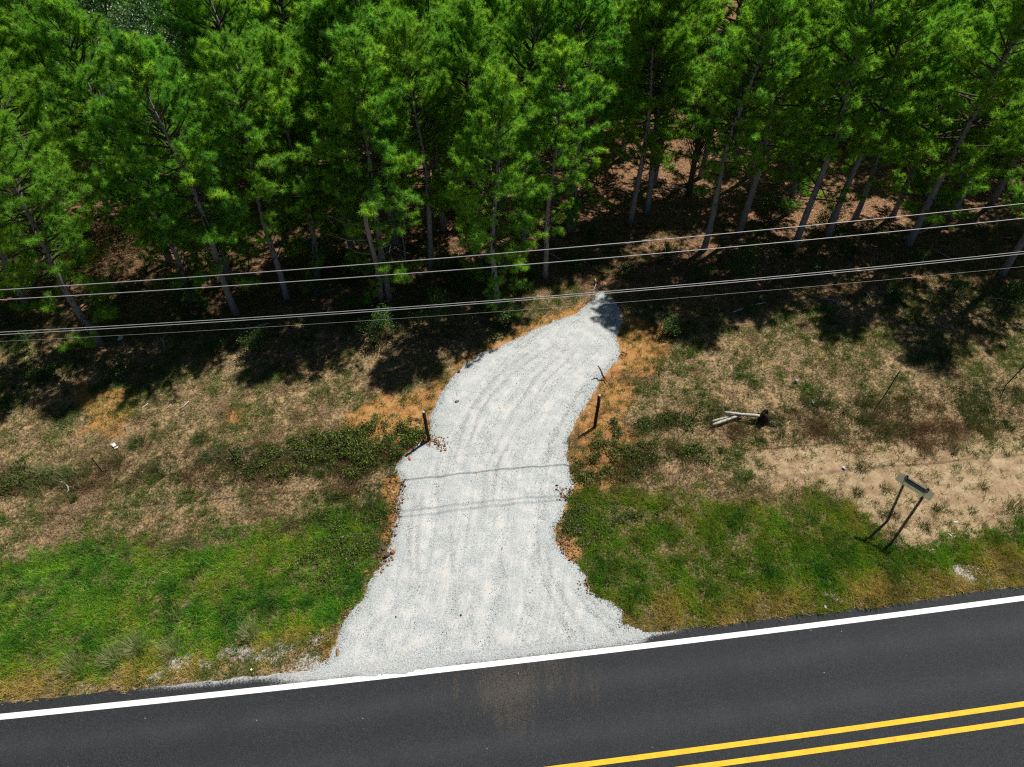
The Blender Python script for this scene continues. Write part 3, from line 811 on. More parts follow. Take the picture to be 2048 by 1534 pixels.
FRONT = [  # base pixel, prototype, scale, label
 (200, 690, 1, 1.00, 'front pine with pale leaning trunk nearest the left edge of the picture'),
 (478, 632, 5, 0.98, 'front pine with pale slanting trunk left of the pine with the thin straight trunk'),
 (572, 600, 2, 0.95, 'front pine with thin straight pale trunk midway between left edge and driveway'),
 (778, 607, 0, 0.98, 'tall front pine whose trunk stands tight behind the snapped dead pine'),
 (992, 612, 4, 0.98, 'front pine with upright trunk just left of the driveway head'),
 (1088, 560, 7, 0.86, 'slim pine straight behind the driveway head with needles low on its trunk'),
 (868, 548, 6, 0.95, 'dark thin pine standing back between the snapped pine and the driveway head'),
 (952, 500, 5, 0.95, 'second row pine in shade behind the left front pine at the driveway head'),
 (345, 525, 3, 1.05, 'dark forked second row pine behind the leftmost leaning trunk'),
 (462, 560, 0, 0.90, 'second row pine close behind the slanting pale trunk on the left'),
 (388, 603, 4, 0.86, 'short bushy pine between the two pale leaning trunks at far left'),
 (60, 610, 0, 1.02, 'bushy pine at the left edge behind the leftmost leaning trunk'),
 (1264, 448, 6, 0.98, 'dark pine trunk right of the driveway head left of the open clay patch'),
 (1290, 425, 2, 1.05, 'stout shaded pine beside the open clay patch on its left'),
 (1404, 500, 7, 0.98, 'tall bare trunked pine at the left of the right hand row'),
 (1480, 470, 6, 1.08, 'second tall pine of the right hand row from its left end'),
 (1592, 495, 5, 1.12, 'pine with stout slanting trunk in the middle of the right hand row'),
 (1658, 475, 6, 1.08, 'pine with dark slanting trunk next right of the stout slanting one'),
 (1705, 440, 7, 0.93, 'thin dark pine trunk close behind the dark slanting pair on the right'),
 (1583, 345, 7, 0.95, 'small distant pine trunk on sunlit clay behind the right hand row'),
 (1637, 318, 2, 0.98, 'distant pine trunk on sunlit clay just right of the smallest distant trunk'),
 (1815, 490, 3, 1.14, 'bushy leaning pine on the right whose crown hangs towards the wires'),
 (2004, 552, 5, 1.06, 'pine with thick dark trunk at the right edge behind the wires'),
 (1900, 440, 1, 1.0, 'leafy pine behind the bushy leaning pine near the right edge'),
 (1068, 330, 2, 1.05, 'dark straight pine rising far behind the driveway head'),
 (1165, 360, 7, 1.0, 'narrow dark pine behind the driveway head near the clay gap'),
 (172, 528, 1, 1.02, 'low crowned pine filling the shade right of the leftmost leaning trunk'),
 (640, 556, 4, 1.0, 'low crowned pine between the thin straight trunk and the snapped dead pine'),
 (700, 500, 3, .98, 'broad crowned pine behind and left of the snapped dead pine'),
]
taken = []
for k, (u, v, pi_, s, lab) in enumerate(FRONT):
    p = P(u, v)
    rot = random.random() * 6.28
    plant('pine_tree', pi_, p[0], p[1], s, rot, lab, tilt=(random.uniform(-.02, .02), random.uniform(-.02, .02)))
    taken.append((p[0], p[1]))
# keep-out discs where the photograph shows open ground
GAPS = [(P(1440, 235), 4.8), (P(1690, 320), 2.8), (P(1340, 320), 2.3), (P(1500, 310), 2.0), (P(1720, 350), 2.2), (P(1440, 400), 2.0)]
def front_y(x):
    pts = sorted([(-60, 21.5), (-27, 22.5), (-19, 23.0), (-14.0, 26.5), (-6, 27.2), (0, 27.0), (3.5, 31), (9, 33), (17, 32.5), (24, 30), (32, 29), (60, 29)])
    return np.interp(x, [a for a, _ in pts], [b for _, b in pts])
grp = 'pines filling the plantation behind the front trees'
BACK = 0
random.seed(21)
row = 0
SKIP = set()
yy = 20.0
while yy < 78:
    st = 3.15 if yy < 50 else 4.0
    half = yy * 0.80 + 6
    xx = -half + (row % 2) * st / 2
    while xx < half:
        x = xx + random.uniform(-.75, .75); y = yy + random.uniform(-.75, .75); s = random.uniform(.82, 1.12); rot = random.random() * 6.28; k = random.randrange(8)
        xx += st
        if y < front_y(x) + 1.2: continue
        if any((x - a) ** 2 + (y - b) ** 2 < 2.3 ** 2 for a, b in taken): continue
        if any((x - g[0][0]) ** 2 + (y - g[0][1]) ** 2 < g[1] ** 2 for g in GAPS): continue
        if math.hypot(x - BLX[0], y - BLX[1]) < 3.6 or math.hypot(x - BLX[0] - 2.2, y - BLX[1] + 4.2) < 2.6 or math.hypot(x - BLX[0] + 1.6, y - BLX[1] + 3.2) < 2.6: continue
        if yy >= 50 and k % 2: continue
        taken.append((x, y))
        BACK += 1
        if BACK in UNSEEN: continue
        sec = int(np.digitize(x / y, [-.5, -.28, -.07, .14, .36, .58])); dep = 0 if y < 34 else (1 if y < 46 else 2)
        lab = ('dense green pine crown ' if dep == 0 else 'green pine farther back ' if dep == 1 else 'far hidden pine ') + \
              ('in the second rows' if dep == 0 else 'in the middle of the plantation' if dep == 1 else 'towards the picture top') + \
              (', at the far left', ', left', ', left of centre', ', at the centre', ', right of centre', ', right', ', at the far right')[sec]
        plant('pine_tree', k, x, y, s, rot, lab, group='pines of the plantation, ' + lab[:18].strip() + (' far left', ' left', ' centre left', ' centre', ' centre right', ' right', ' far right')[sec])
    yy += st * 0.95
    row += 1
print('back pines', BACK)

# snapped dead pine with a splintered orange top
sp = P(762, 606); top = P(731, 415, 6.2)
r = bpy.data.objects.new('snapped_pine', None); C.objects.link(r); r.location = sp
tag(r, 'snapped dead pine with pale bare trunk and splintered orange top beside the wires', 'dead tree')
g = Geo()
v_ = top - sp
pts = [v_ * t + np.array([0.10 * math.sin(t * 5), 0, 0]) for t in (0, .2, .4, .6, .8, 1)]
g.tube(pts, [0.14, 0.12, 0.11, 0.105, 0.10, 0.085], 8)
for h_, az, L in ((.55, 2.7, 1.5), (.7, 3.3, 1.9), (.82, 2.9, 2.2), (.5, .4, 1.3), (.4, 5.2, 1.6), (.35, .9, 1.4), (.62, 5.9, 1.2)):
    p = v_ * h_; d = np.array([math.cos(az), math.sin(az) * .5, 0.25])
    m = p + d * L * .5 + rng.normal(size=3) * .08; e = m + d * L * .5 + np.array([0, 0, .2])
    g.tube([p, m, e], [0.03, 0.022, 0.007], 4)
    for q in range(4):
        b = p + (e - p) * (.4 + .15 * q); g.tube([b, b + rng.normal(size=3) * .35], [0.009, 0.004], 3)
link('trunk', g.mesh('trunk', mat_bark('dead_bark', (0.13, 0.12, 0.11), (0.28, 0.26, 0.23), (0.40, 0.38, 0.34)), True), r)
g = Geo()
for q in range(9):
    a = q * .7; b = np.array([math.cos(a) * .06, math.sin(a) * .06, -.05])
    g.tube([v_ + b, v_ + b + np.array([rng.normal() * .03 - .03, 0, .25 + .4 * rng.random()])], [0.028, 0.004], 4)
link('splintered_top', g.mesh('splintered_top', mat_simple('fresh_split_wood', (0.30, 0.13, 0.05), (0.55, 0.30, 0.14), 14), True), r)

p = P(815, 560); r = bpy.data.objects.new('dead_sapling', None); C.objects.link(r); r.location = p
tag(r, 'leafless twiggy sapling with pale bare branches right of the snapped dead pine', 'dead tree')
g = Geo(); rr_ = np.random.default_rng(4)
g.tube([(0, 0, -.1), (.05, 0, 1.5), (.0, .1, 3.2), (.1, .1, 4.6)], [.045, .038, .025, .01], 6)
for k in range(34):
    h_ = .8 + 3.4 * rr_.random(); az = rr_.random() * 6.28; L = .6 + 1.2 * rr_.random()
    p0 = np.array([.03, .05, h_]); d = np.array([math.cos(az), math.sin(az), .35 + .4 * rr_.random()])
    m_ = p0 + d * L * .5 + rr_.normal(size=3) * .06; e_ = m_ + d * L * .5 + rr_.normal(size=3) * .12
    g.tube([p0, m_, e_], [.016, .011, .005], 4)
    for j in range(3):
        b_ = m_ + (e_ - m_) * rr_.random(); g.tube([b_, b_ + rr_.normal(size=3) * .3 + np.array([0, 0, .1])], [.007, .003], 3)
link('trunk', g.mesh('trunk', mat_bark('bare_twig', (0.12, 0.10, 0.08), (0.28, 0.25, 0.2), (0.42, 0.38, 0.32)), True), r)

# ------------------------------------------------------------------ broadleaf foliage
def leaf_cloud(n, cfun, size, wid, mat, name, up=0.3):
    cen = cfun(n)
    nr = rng.normal(size=(n, 3)) * 0.6 + np.array([0, 0, up + 0.4]); nr /= np.linalg.norm(nr, axis=1, keepdims=True)
    a = np.cross(nr, rng.normal(size=(n, 3))); a /= np.linalg.norm(a, axis=1, keepdims=True); b = np.cross(nr, a)
    L = size * (0.6 + 0.8 * rng.random((n, 1)))
    V = np.stack([cen - a * L * .5, cen + b * L * wid * .5 + nr * L * .06, cen + a * L * .5, cen - b * L * wid * .5 + nr * L * .06], 1).reshape(-1, 3)
    f = np.arange(n * 4).reshape(-1, 4)
    return mesh_np(name, V, f, mat, dict(age=np.repeat(rng.random(n) ** 1.6, 4)))
def mat_leafy(name, a, b, gloss, rough, tr=.3):
    n = N(name)
    c = n.mix(n.attr('age'), a, b)
    c = n.mix(n.math('MULTIPLY', n.n('ShaderNodeObjectInfo').outputs['Random'], 0.5), c, tuple((p * 1.5, p * 1.1, p)[i] for i, p in enumerate(a)))
    return n.leaf(c, tr, gloss, rough)
M_glossy = mat_leafy('glossy_leaf', (0.022, 0.07, 0.018), (0.09, 0.19, 0.05), 0.06, 0.45)
M_shrub = mat_leafy('shrub_leaf', (0.03, 0.085, 0.012), (0.10, 0.19, 0.03), 0.02, 0.5)
M_bramb = mat_leafy('bramble_leaf', (0.022, 0.05, 0.008), (0.20, 0.24, 0.028), 0.02, 0.5)
M_twig = mat_bark('twig_bark', (0.05, 0.035, 0.025), (0.13, 0.10, 0.075), (0.22, 0.18, 0.14))

def clusters(nc, R_, zc, zr, rad, seed):
    r = np.random.default_rng(seed)
    d = r.normal(size=(nc, 3)); d /= np.linalg.norm(d, axis=1, keepdims=True)
    rr = r.random(nc) ** 0.45
    c = d * rr[:, None] * np.array([R_, R_, zr]) + np.array([0, 0, zc])
    def f(n):
        i = r.integers(0, nc, n)
        return c[i] + r.normal(size=(n, 3)) * rad * np.array([1, 1, .7])
    return c, f
def broad(name, x, y, R_, H_, nc, nl, size, mat, label, cat, seed, group=None, me=None):
    r = bpy.data.objects.new(name, None); C.objects.link(r)
    r.location = (x, y, float(hz(np.array(x), np.array(y)))); r.rotation_euler[2] = random.random() * 6.28
    tag(r, label, cat, group)
    if me is None:
        zc = H_ * 0.58; c, f = clusters(nc, R_, zc, H_ * .42, R_ * .22, seed)
        cm = leaf_cloud(nl, f, size, .55, mat, 'foliage')
        g = Geo()
        g.tube([(0, 0, -.1), (0.04, .03, H_ * .3), (0, 0, H_ * .75)], [H_ * .018 + .01, H_ * .014 + .008, .008], 6)
        for q in c[:: max(1, nc // 26)]:
            m = np.array([0, 0, q[2] * .45]); g.tube([m, (m + q) / 2 + rng.normal(size=3) * .05 * R_, q], [.006 + .006 * H_ / 2, .006 + .002 * H_, .003], 4, cap=False)
        me = (g.mesh('stem', M_twig, True), cm)
    for nm, m in (('stem', me[0]), ('foliage', me[1])):
        o = bpy.data.objects.new(nm, m); C.objects.link(o); o.parent = r
    return me
broad('broadleaf_tree', BLX[0], BLX[1], 3.1, 12.3, 130, 32000, 0.10, M_glossy, 'dark broadleaf tree with glittering leaves among the pines at top left', 'tree', 1)
broad('broadleaf_tree', -6.2, 36.8, 1.7, 10.2, 60, 9000, 0.09, M_glossy, 'small glittering broadleaf tree half hidden among pines at top centre', 'tree', 2)
broad('broadleaf_tree', 10.2, 36.4, 1.4, 9.6, 50, 7000, 0.09, M_glossy, 'small glittering broadleaf tree left of the right hand pine row', 'tree', 3)

SHR = []
for i, (R_, H_, nl) in enumerate([(0.75, 1.3, 1500), (0.5, 0.9, 900), (0.9, 2.1, 2200), (0.45, 1.7, 1000)]):
    x, y = P([930, 1340, 375, 640][i], [585, 665, 620, 610][i])[:2]
    SHR.append(broad('shrub', x, y, R_, H_, 22, nl, 0.085, M_shrub,
        ['wide green shrub in the shade left of the driveway head', 'low bright shrub at the shadow edge right of the driveway head',
         'tall loose shrub between the pale leaning trunks at far left', 'narrow upright shrub left of the snapped dead pine'][i], 'shrub', 10 + i))
lab_sh = 'leafy green shrub growing in the shade among the pine trunks'
random.seed(9)
for u, v in [(985, 560), (900, 560), (960, 620), (1010, 655), (1060, 560), (700, 560), (60, 700), (30, 650), (130, 560), (250, 600), (520, 700), (250, 830 - 80), (1500, 620),
             (1620, 560), (1570, 500), (1700, 520), (1830, 530), (1900, 600), (1960, 480), (1400, 560), (1330, 520), (1540, 440), (1150, 540), (835, 620), (430, 700),
             (640, 540), (180, 500), (1780, 600), (2010, 620), (1250, 550), (700, 640), (870, 660), (90, 760), (1650, 460), (1750, 470), (1480, 560), (1180, 480), (760, 680)]:
    p = P(u, v); s = random.uniform(.55, 1.0); k = random.randrange(4)
    r = bpy.data.objects.new('shrub', None); C.objects.link(r); r.location = (p[0], p[1], float(hz(p[0], p[1]))); r.scale = (s, s, s * random.uniform(.6, 1.1)); r.rotation_euler[2] = random.random() * 6
    sc_ = 0 if u < 350 else 1 if u < 800 else 2 if u < 1200 else 3 if u < 1600 else 4
    dp = 'along the sunlit edge of' if v > 590 else 'deeper inside'
    tag(r, 'leafy green shrub ' + dp + ' the wood, ' + ('far left', 'between left edge and driveway', 'beside the driveway head', 'right of the driveway head', 'far right')[sc_], 'shrub', 'shrubs ' + dp + ' the wood, part %s' % 'abcde'[sc_])
    for nm, m in (('stem', SHR[k][0]), ('foliage', SHR[k][1])):
        o = bpy.data.objects.new(nm, m); C.objects.link(o); o.parent = r

# bramble patches along the old fence line: leafy, low, each a plant mass of its own
def bramble(poly, nc, nl, hmax, label, size=.07, mat=None):
    poly = PP(poly); x0, y0 = poly.min(0) - .4; x1, y1 = poly.max(0) + .4
    def d(x, y): return sstep(-.25, .25, sdf(poly, x + (fbm(x, y, .9, 1) - .5) * 1.6, y + (fbm(x, y, .9, 2) - .5) * 1.3)) * (.15 + sstep(.42, .58, fbm(x, y, .6, 3))) * (samp('drive', x, y) < -0.05)
    c = pick(d, nc, x0, x1, y0, y1, 200)
    ch = hmax * (0.35 + .65 * rng.random(len(c)))
    o = poly.mean(0); org = np.array([o[0], o[1], float(hz(o[0], o[1]))])
    z0 = hz(c[:, 0], c[:, 1])
    def f(n):
        i = rng.integers(0, len(c), n)
        q = np.stack([c[i, 0], c[i, 1], z0[i] + ch[i] * rng.random(n) ** .7], 1)
        q[:, :2] += rng.normal(size=(n, 2)) * .10
        return q - org
    r = bpy.data.objects.new('bramble_patch', None); C.objects.link(r); r.location = org
    tag(r, label, 'bramble')
    fm = leaf_cloud(nl, f, size, .6, mat or M_bramb, 'foliage')
    link('foliage', fm, r)
    g = Geo()
    for k in range(min(70, len(c))):
        b = np.array([c[k, 0], c[k, 1], z0[k]]) - org
        e = b + np.array([rng.normal() * .25, rng.normal() * .25, ch[k]])
        g.tube([b, (b + e) / 2 + np.array([0, 0, .1]), e], [.007, .006, .003], 4, cap=False)
    link('stem', g.mesh('stem', M_twig), r)
bramble([(620, 880), (700, 862), (790, 850), (838, 872), (800, 912), (785, 948), (700, 958), (640, 930)], 230, 16000, .50, 'dark green bramble patch touching the left edge of the driveway by the left gate post')
bramble([(470, 900), (520, 895), (560, 925), (510, 950), (465, 935)], 40, 2600, .45, 'dark green bramble clump at the foot of a rusty fence post left of the driveway')
bramble([(1190, 885), (1260, 875), (1330, 890), (1390, 885), (1395, 915), (1300, 920), (1200, 925)], 90, 4500, .32, 'low dark weedy clump right of the driveway below the right gate post')
bramble([(1160, 915), (1230, 925), (1270, 955), (1180, 975), (1155, 950)], 35, 1800, .25, 'small ragged weed clump hugging the right edge of the driveway')
bramble([(540, 900), (625, 885), (640, 940), (560, 960)], 60, 3600, .4, 'ragged dark weeds left of the large bramble patch')
bramble([(1235, 850), (1400, 820), (1400, 850), (1250, 872)], 60, 3200, .28, 'narrow dark weed strip right of the right gate post towards the pale poles')
bramble([(0, 930), (70, 925), (105, 965), (60, 985), (0, 985)], 40, 2400, .5, 'brown green weed clump at the left edge below the paper scrap')
bramble([(1130, 1010), (1200, 1000), (1290, 1040), (1270, 1080), (1180, 1110), (1150, 1060)], 90, 5000, .18, 'dark leafy weeds in the green verge against the right side of the driveway', .06)
bramble([(650, 1020), (765, 1030), (750, 1090), (720, 1140), (640, 1160), (600, 1100)], 110, 7000, .18, 'dark leafy weeds in the green verge against the left side of the driveway', .06)

# ------------------------------------------------------------------ countable grass clumps
def clump(u, v, n, h, rad, cols, label, name='grass_clump', cat='grass clump', lean=.7, group=None):
    p = P(u, v); z0 = float(surf(p[0], p[1])); org = np.array([p[0], p[1], z0])
    q = p[:2] + rng.normal(size=(n, 2)) * rad * .4
    dv = q - p[:2]; dv = dv / (np.linalg.norm(dv, axis=1, keepdims=True) + 1e-6) + rng.normal(size=(n, 2)) * .35
    o = blades(name, q, h * (.5 + .6 * rng.random(n)), .010 + .010 * rng.random(n), lean * (0.3 + rng.random(n)), pal(cols, n), label, cat, origin=org, dirs=dv, kind=None)
    if group: o['group'] = group
G1 = [(0.22, 0.20, 0.06), (0.09, 0.13, 0.03), (0.04, 0.08, 0.015)]
G2 = [(0.58, 0.53, 0.33), (0.42, 0.46, 0.20), (0.24, 0.32, 0.09)]
G3 = [(0.05, 0.13, 0.02), (0.03, 0.09, 0.012)]
for a in [(270, 1295, 420, .50, .42, G2, 'pale tall grass tussock nearest the grey gravel strip left of the driveway, third from left'),
          (148, 1335, 420, .48, .40, G2, 'leftmost pale tall grass tussock beside the road edge'),
          (228, 1318, 380, .46, .42, G2, 'pale tall grass tussock second from the left beside the road'),
          (345, 1298, 380, .42, .38, G2, 'pale grass tussock in the verge fourth from the left edge'),
          (500, 1268, 420, .55, .30, G2, 'upright pale grass tussock closest to the driveway mouth')]:
    clump(*a, name='grass_tussock', cat='tussock', lean=.45)
for a in [(1771, 976, 120, .22, .22, G1, 'small tuft on bare sand upper left of the sign panel'),
          (1789, 1032, 140, .25, .2, G1, 'green tuft on the sand between the two sign posts'),
          (1765, 1028, 110, .2, .18, G1, 'pale green tuft on the sand left of the bent sign post'),
          (1849, 1056, 160, .25, .2, G1, 'dark green tuft on the sand right of the straight sign post'),
          (1871, 1018, 130, .28, .16, G1, 'dark tuft on the sand right below the sign panel'),
          (1966, 974, 130, .25, .2, G1, 'solitary star shaped grass tuft on the open sand at right'),
          (1945, 1022, 120, .2, .2, G1, 'low tuft on the sand near the right edge above the verge'),
          (2028, 1020, 420, .25, .5, G1, 'broad dark green clump at the right edge of the sand'),
          (1715, 985, 150, .25, .22, G1, 'tuft where bare sand meets dry grass left of the sign'),
          (1722, 940, 130, .35, .25, G1, 'brownish tall tuft above and left of the sign panel'),
          (1905, 905, 110, .25, .2, G1, 'thin tuft at the top of the bare sand right of the sign'),
          (1527, 880, 130, .3, .15, G3, 'bright green weed below the charred stump'),
          (1440, 900, 130, .25, .15, G3, 'bright green weed below the pale poles'),
          (150, 1001, 130, .3, .12, G3, 'vivid green weed below the pale dead roots at left'),
          (154, 979, 90, .22, .12, G3, 'small vivid weed beside the pale dead roots at left'),
          (278, 890, 350, .3, .35, G3, 'bright green grass patch left of centre near the paper scrap'),
          (400, 880, 380, .3, .4, G3, 'bright green grass patch left of the rusty fence post'),
          (240, 925, 160, .5, .25, G1, 'green bush grass beside the leftmost rusty fence post')]:
    clump(*a)
# long straw plume at the left
n = 700; p = P(75, 950); q = p[:2] + rng.normal(size=(n, 2)) * np.array([.5, .25]) + np.array([-.3, .1])
o = blades('grass_plume', q, .15 + .2 * rng.random(n), .012 + .008 * rng.random(n), 2.2 + 1.5 * rng.random(n), pal(G2 + [(.2, .2, .07)], n),
           'long swept over grass plume at the left edge above the dead roots', 'grass clump', origin=np.array([p[0], p[1], 0]), dirs=np.tile([[.85, -.45]], (n, 1)) + rng.normal(size=(n, 2)) * .2, kind=None)

# ------------------------------------------------------------------ things
def root(name, loc, label, cat, group=None):
    r = bpy.data.objects.new(name, None); C.objects.link(r); r.location = tuple(float(q) for q in loc)
    r.empty_display_size = .3
    return tag(r, label, cat, group)

# gate posts at the old fence line
M_rw_ = mat_simple('rusty_wire', (0.05, 0.03, 0.02), (0.14, 0.07, 0.04), 40)
for u, v, tu, tv, lab in ((858, 879, 847, 824, 'dark wooden gate post on the left side of the driveway'), (1190, 852, 1199, 791, 'dark wooden gate post on the right side of the driveway')):
    b = P(u, v, .03); t = P(tu, tv, 1.72); d = t - b; t = b + d
    r = root('gate_post', b, lab, 'gate post')
    g = Geo()
    k = np.cross(unit(d), [0, 1, .3])
    g.tube([-unit(d) * .2, d * .35 + k * .008, d * .7 - k * .006, d * .992], [.068, .064, .066, .06], 10)
    link('shaft', g.mesh('shaft', M_darkwood, True), r)
    g = Geo(); g.tube([d * .995, d * 1.012], [.059, .050], 10)
    link('cut_top', g.mesh('cut_top', mat_simple('post_end_grain', (0.20, 0.15, 0.13), (0.55, 0.5, 0.48), 30)), r)
    for q in (.25, .62, .86):       # rusty wire loops
        g = Geo(); ring = [d * q + .075 * np.array([math.cos(a), math.sin(a), .1 * math.sin(a)]) for a in np.linspace(0, 2 * PI, 11)]
        g.tube(ring, .006, 4, cap=False)
        link('wire_loop', g.mesh('wire_loop', M_rw_), r)

M_rust = mat_simple('rusty_steel', (0.018, 0.014, 0.012), (0.07, 0.045, 0.032), 20, .8)
M_fw = mat_simple('fence_wire', (0.10, 0.09, 0.08), (0.20, 0.17, 0.15), 20, .6)
def fence(label, posts, ends):
    b0 = P(*posts[0][:2])
    r = root('wire_fence', b0, label, 'fence')
    tops = []
    for u, v, tu, tv, h in posts:
        b = P(u, v, .02) - b0; t = P(tu, tv, h) - b0; d = t - b
        g = Geo(); s1 = unit(np.cross(d, [0, 1, 0])); s2 = unit(np.cross(d, s1))
        g.box(b + d * .47, s1 * .024, s2 * .004, d * .53); g.box(b + d * .47 + s2 * .015, s1 * .004, s2 * .012, d * .53)
        for q in np.linspace(.15, .95, 12): g.box(b + d * q - s2 * .008, s1 * .010, s2 * .005, unit(d) * .008)
        link('steel_post', g.mesh('steel_post', M_rust), r); tops.append((b, d))
    line = [e for e in ends[:1]] + tops + [e for e in ends[1:]]
    line = [(q[0] - b0 if isinstance(q, tuple) and len(q) == 2 and not any(q is t for t in tops) else q[0], q[1]) for q in line]
    for f_ in (.3, .6, .9):
        pts = []
        for i in range(len(line) - 1):
            a = line[i][0] + line[i][1] * f_; c = line[i + 1][0] + line[i + 1][1] * f_
            for t in np.linspace(0, 1, 7)[:-1]: pts.append(a + (c - a) * t - np.array([0, 0, .12 * 4 * t * (1 - t)]))
        pts.append(line[-1][0] + line[-1][1] * f_)
        g = Geo(); g.tube(pts, .003, 3, cap=False)
        link('barbed_wire', g.mesh('barbed_wire', M_fw), r)
up = np.array([0, 0, 1.25])
fence('rusty two post wire fence in the dry grass left of the driveway', [(209, 949, 183, 916, 1.0), (474, 924, 457, 897, 0.95)], [(P(-150, 975), up)] + [(P(640, 915), up * .4)])
fence('dark steel post wire fence in the dry grass right of the driveway', [(1765, 797, 1800, 742, 1.6), (2010, 772, 2052, 728, 1.5)], [(P(1600, 815), up * .3)] + [(P(2300, 745), up)])

# road sign seen from behind, leaning away, one post bent
bL, bR = P(1730, 1083, 0), P(1774.5, 1098, 0)
tR, tL = P(1853, 983, 2.30), P(1811, 957, 2.36)
kL = P(1774.5, 1042, .78)
r = root('road_sign', (bL + bR) / 2, 'leaning road sign seen from behind on two steel posts, the left one bent', 'road sign')
o0 = (bL + bR) / 2
M_upost = mat_simple('green_steel_post', (0.028, 0.034, 0.03), (0.075, 0.075, 0.062), 10, .6, .4)
M_alu = mat_simple('weathered_aluminium', (0.21, 0.21, 0.13), (0.30, 0.29, 0.175), 5, .7, .2)
M_face = mat_simple('sign_face', (0.55, 0.55, 0.52), (0.6, 0.6, 0.57), 5, .5)
M_steel = mat_simple('dark_channel', (0.03, 0.035, 0.05), (0.07, 0.08, 0.10), 8, .45, .5, .3)
ax = unit(tR - tL); upv = unit(tR - bR); upv = unit(upv - ax * float(upv @ ax)); upv = unit(upv + np.array([0, .50, -.2])); upv = unit(upv - ax * float(upv @ ax)); nv = np.cross(ax, upv)
if nv[1] > 0: nv = -nv          # nv points back to the camera side
def upost(pts, me_name='post'):
    g = Geo()
    for i in range(len(pts) - 1):
        a, c = pts[i] - o0, pts[i + 1] - o0; d = unit(c - a)
        e = unit(ax - d * float(ax @ d)); q = np.cross(d, e); m = (a + c) / 2; hl = d * (np.linalg.norm(c - a) / 2 + .01)
        if q[1] > 0: q = -q
        g.box(m, e * .024, q * .005, hl)
        g.box(m + e * .036 - q * .012, e * .008, q * .020, hl); g.box(m - e * .036 - q * .012, e * .008, q * .020, hl)
        for t in np.linspace(-.9, .9, 14): g.box(m + hl * t + q * .006, e * .005, q * .0025, d * .008)
    return g.mesh(me_name, M_upost)
extra = upv * .12
link('post', upost([bL - np.array([0, 0, .1]), kL, tL + extra]), r, label='bent left post')
link('post', upost([bR - np.array([0, 0, .1]), tR + extra]), r, label='straight right post')
cen = (tL + tR) / 2 - upv * .06 - o0
HW = np.linalg.norm(tR - tL) / 2 + .25; HH = .155
g = Geo(); pc = cen - nv * .05
# rounded plate
def plate(th, inset, mat, nm, off):
    pts = []
    rr = .05; w_, h_ = HW - inset, HH - inset
    for cx, cy, a0 in ((w_ - rr, h_ - rr, 0), (-w_ + rr, h_ - rr, 90), (-w_ + rr, -h_ + rr, 180), (w_ - rr, -h_ + rr, 270)):
        for k in range(5):
            a = math.radians(a0 + k * 22.5); pts.append((cx + rr * math.cos(a), cy + rr * math.sin(a)))
    V = [pc + nv * (off + s_ * th) + ax * x + upv * y for s_ in (-1, 1) for x, y in pts]
    n = len(pts)
    Fs = [tuple(range(n))[::-1], tuple(range(n, 2 * n))] + [(k, (k + 1) % n, n + (k + 1) % n, n + k) for k in range(n)]
    g = Geo(); g.add(V, Fs); link(nm, g.mesh(nm, mat), r)
plate(.003, 0, M_alu, 'panel', 0)
plate(.0012, .012, M_face, 'sign_face', -.0056)
g = Geo()
hb_ = ax * (HW - .27)
g.box(cen - nv * .030 + upv * .055, hb_, nv * .012, upv * .007); g.box(cen - nv * .030 + upv * .10, hb_, nv * .012, upv * .007)
g.box(cen - nv * .040 + upv * .078, hb_, nv * .004, upv * .028)
link('channel', g.mesh('channel', M_steel), r)
for s_ in (-1, 1):
    for y_ in (.078, -.1):
        g = Geo(); c = cen + ax * s_ * (HW - .25) + upv * y_
        g.tube([c - nv * .04, c + nv * .02], .011, 6); g.tube([c + nv * .008, c + nv * .016], .018, 6)
        link('bolt', g.mesh('bolt', mat_simple('zinc_bolt', (.35, .35, .35), (.55, .55, .55), 20, .4, .5, .6)), r)

# pale poles thrown in a heap and the burnt stump
M_pole = mat_bark('peeled_pole', (0.30, 0.28, 0.22), (0.52, 0.50, 0.42), (0.68, 0.66, 0.58))
def pole(a, za, b, zb, r0, r1, lab):
    A, B = P(*a, za), P(*b, zb)
    r = root('wooden_pole', A, lab, 'pole'); d = B - A
    g = Geo(); k = np.array([0, 0, 1.0])
    g.tube([d * t + k * .01 * math.sin(t * 9) for t in (0, .15, .35, .55, .75, .9, 1)], [r0 * .93, r0, r0 * 1.05, (r0 + r1) / 2, r1 * 1.05, r1, r1 * .9], 10)
    for t, a_ in ((.3, 1), (.62, 2.4), (.8, .5)):
        b_ = d * t; g.tube([b_, b_ + np.array([math.cos(a_) * .04, math.sin(a_) * .04, r0 + .02])], [.018, .01], 5)
    link('shaft', g.mesh('shaft', M_pole, True), r)
pole((1425, 850), .10, (1487, 828), .16, .062, .055, 'lowest pale pole of the heap with its pinkish cut end at lower left')
pole((1424, 843), .09, (1476, 828), .10, .048, .040, 'middle pale pole half hidden between the other two of the heap')
pole((1449, 825), .22, (1519, 832), .30, .055, .062, 'topmost pale pole lying across the heap and pointing at the charred stump')
b = P(1526, 842)
r = root('charred_stump', b, 'charred black stump at the right end of the pale poles', 'stump')
g = Geo()
for k in range(7):
    a = k * .9; g.tube([(math.cos(a) * .16, math.sin(a) * .14, -.05), (math.cos(a) * .13, math.sin(a) * .12, .25 + .1 * (k % 3)), (math.cos(a) * .10, math.sin(a) * .09, .42 + .22 * rng.random())], [.10, .075, .02], 6)
link('trunk_base', g.mesh('trunk_base', M_char, True), r)
g = Geo()
for k in range(5):
    a = k * 1.3 + .4; g.tube([(math.cos(a) * .1, math.sin(a) * .1, .05), (math.cos(a) * .4, math.sin(a) * .35, .03), (math.cos(a) * .62, math.sin(a) * .5, -.03)], [.07, .04, .015], 5)
link('root', g.mesh('root', M_char, True), r)

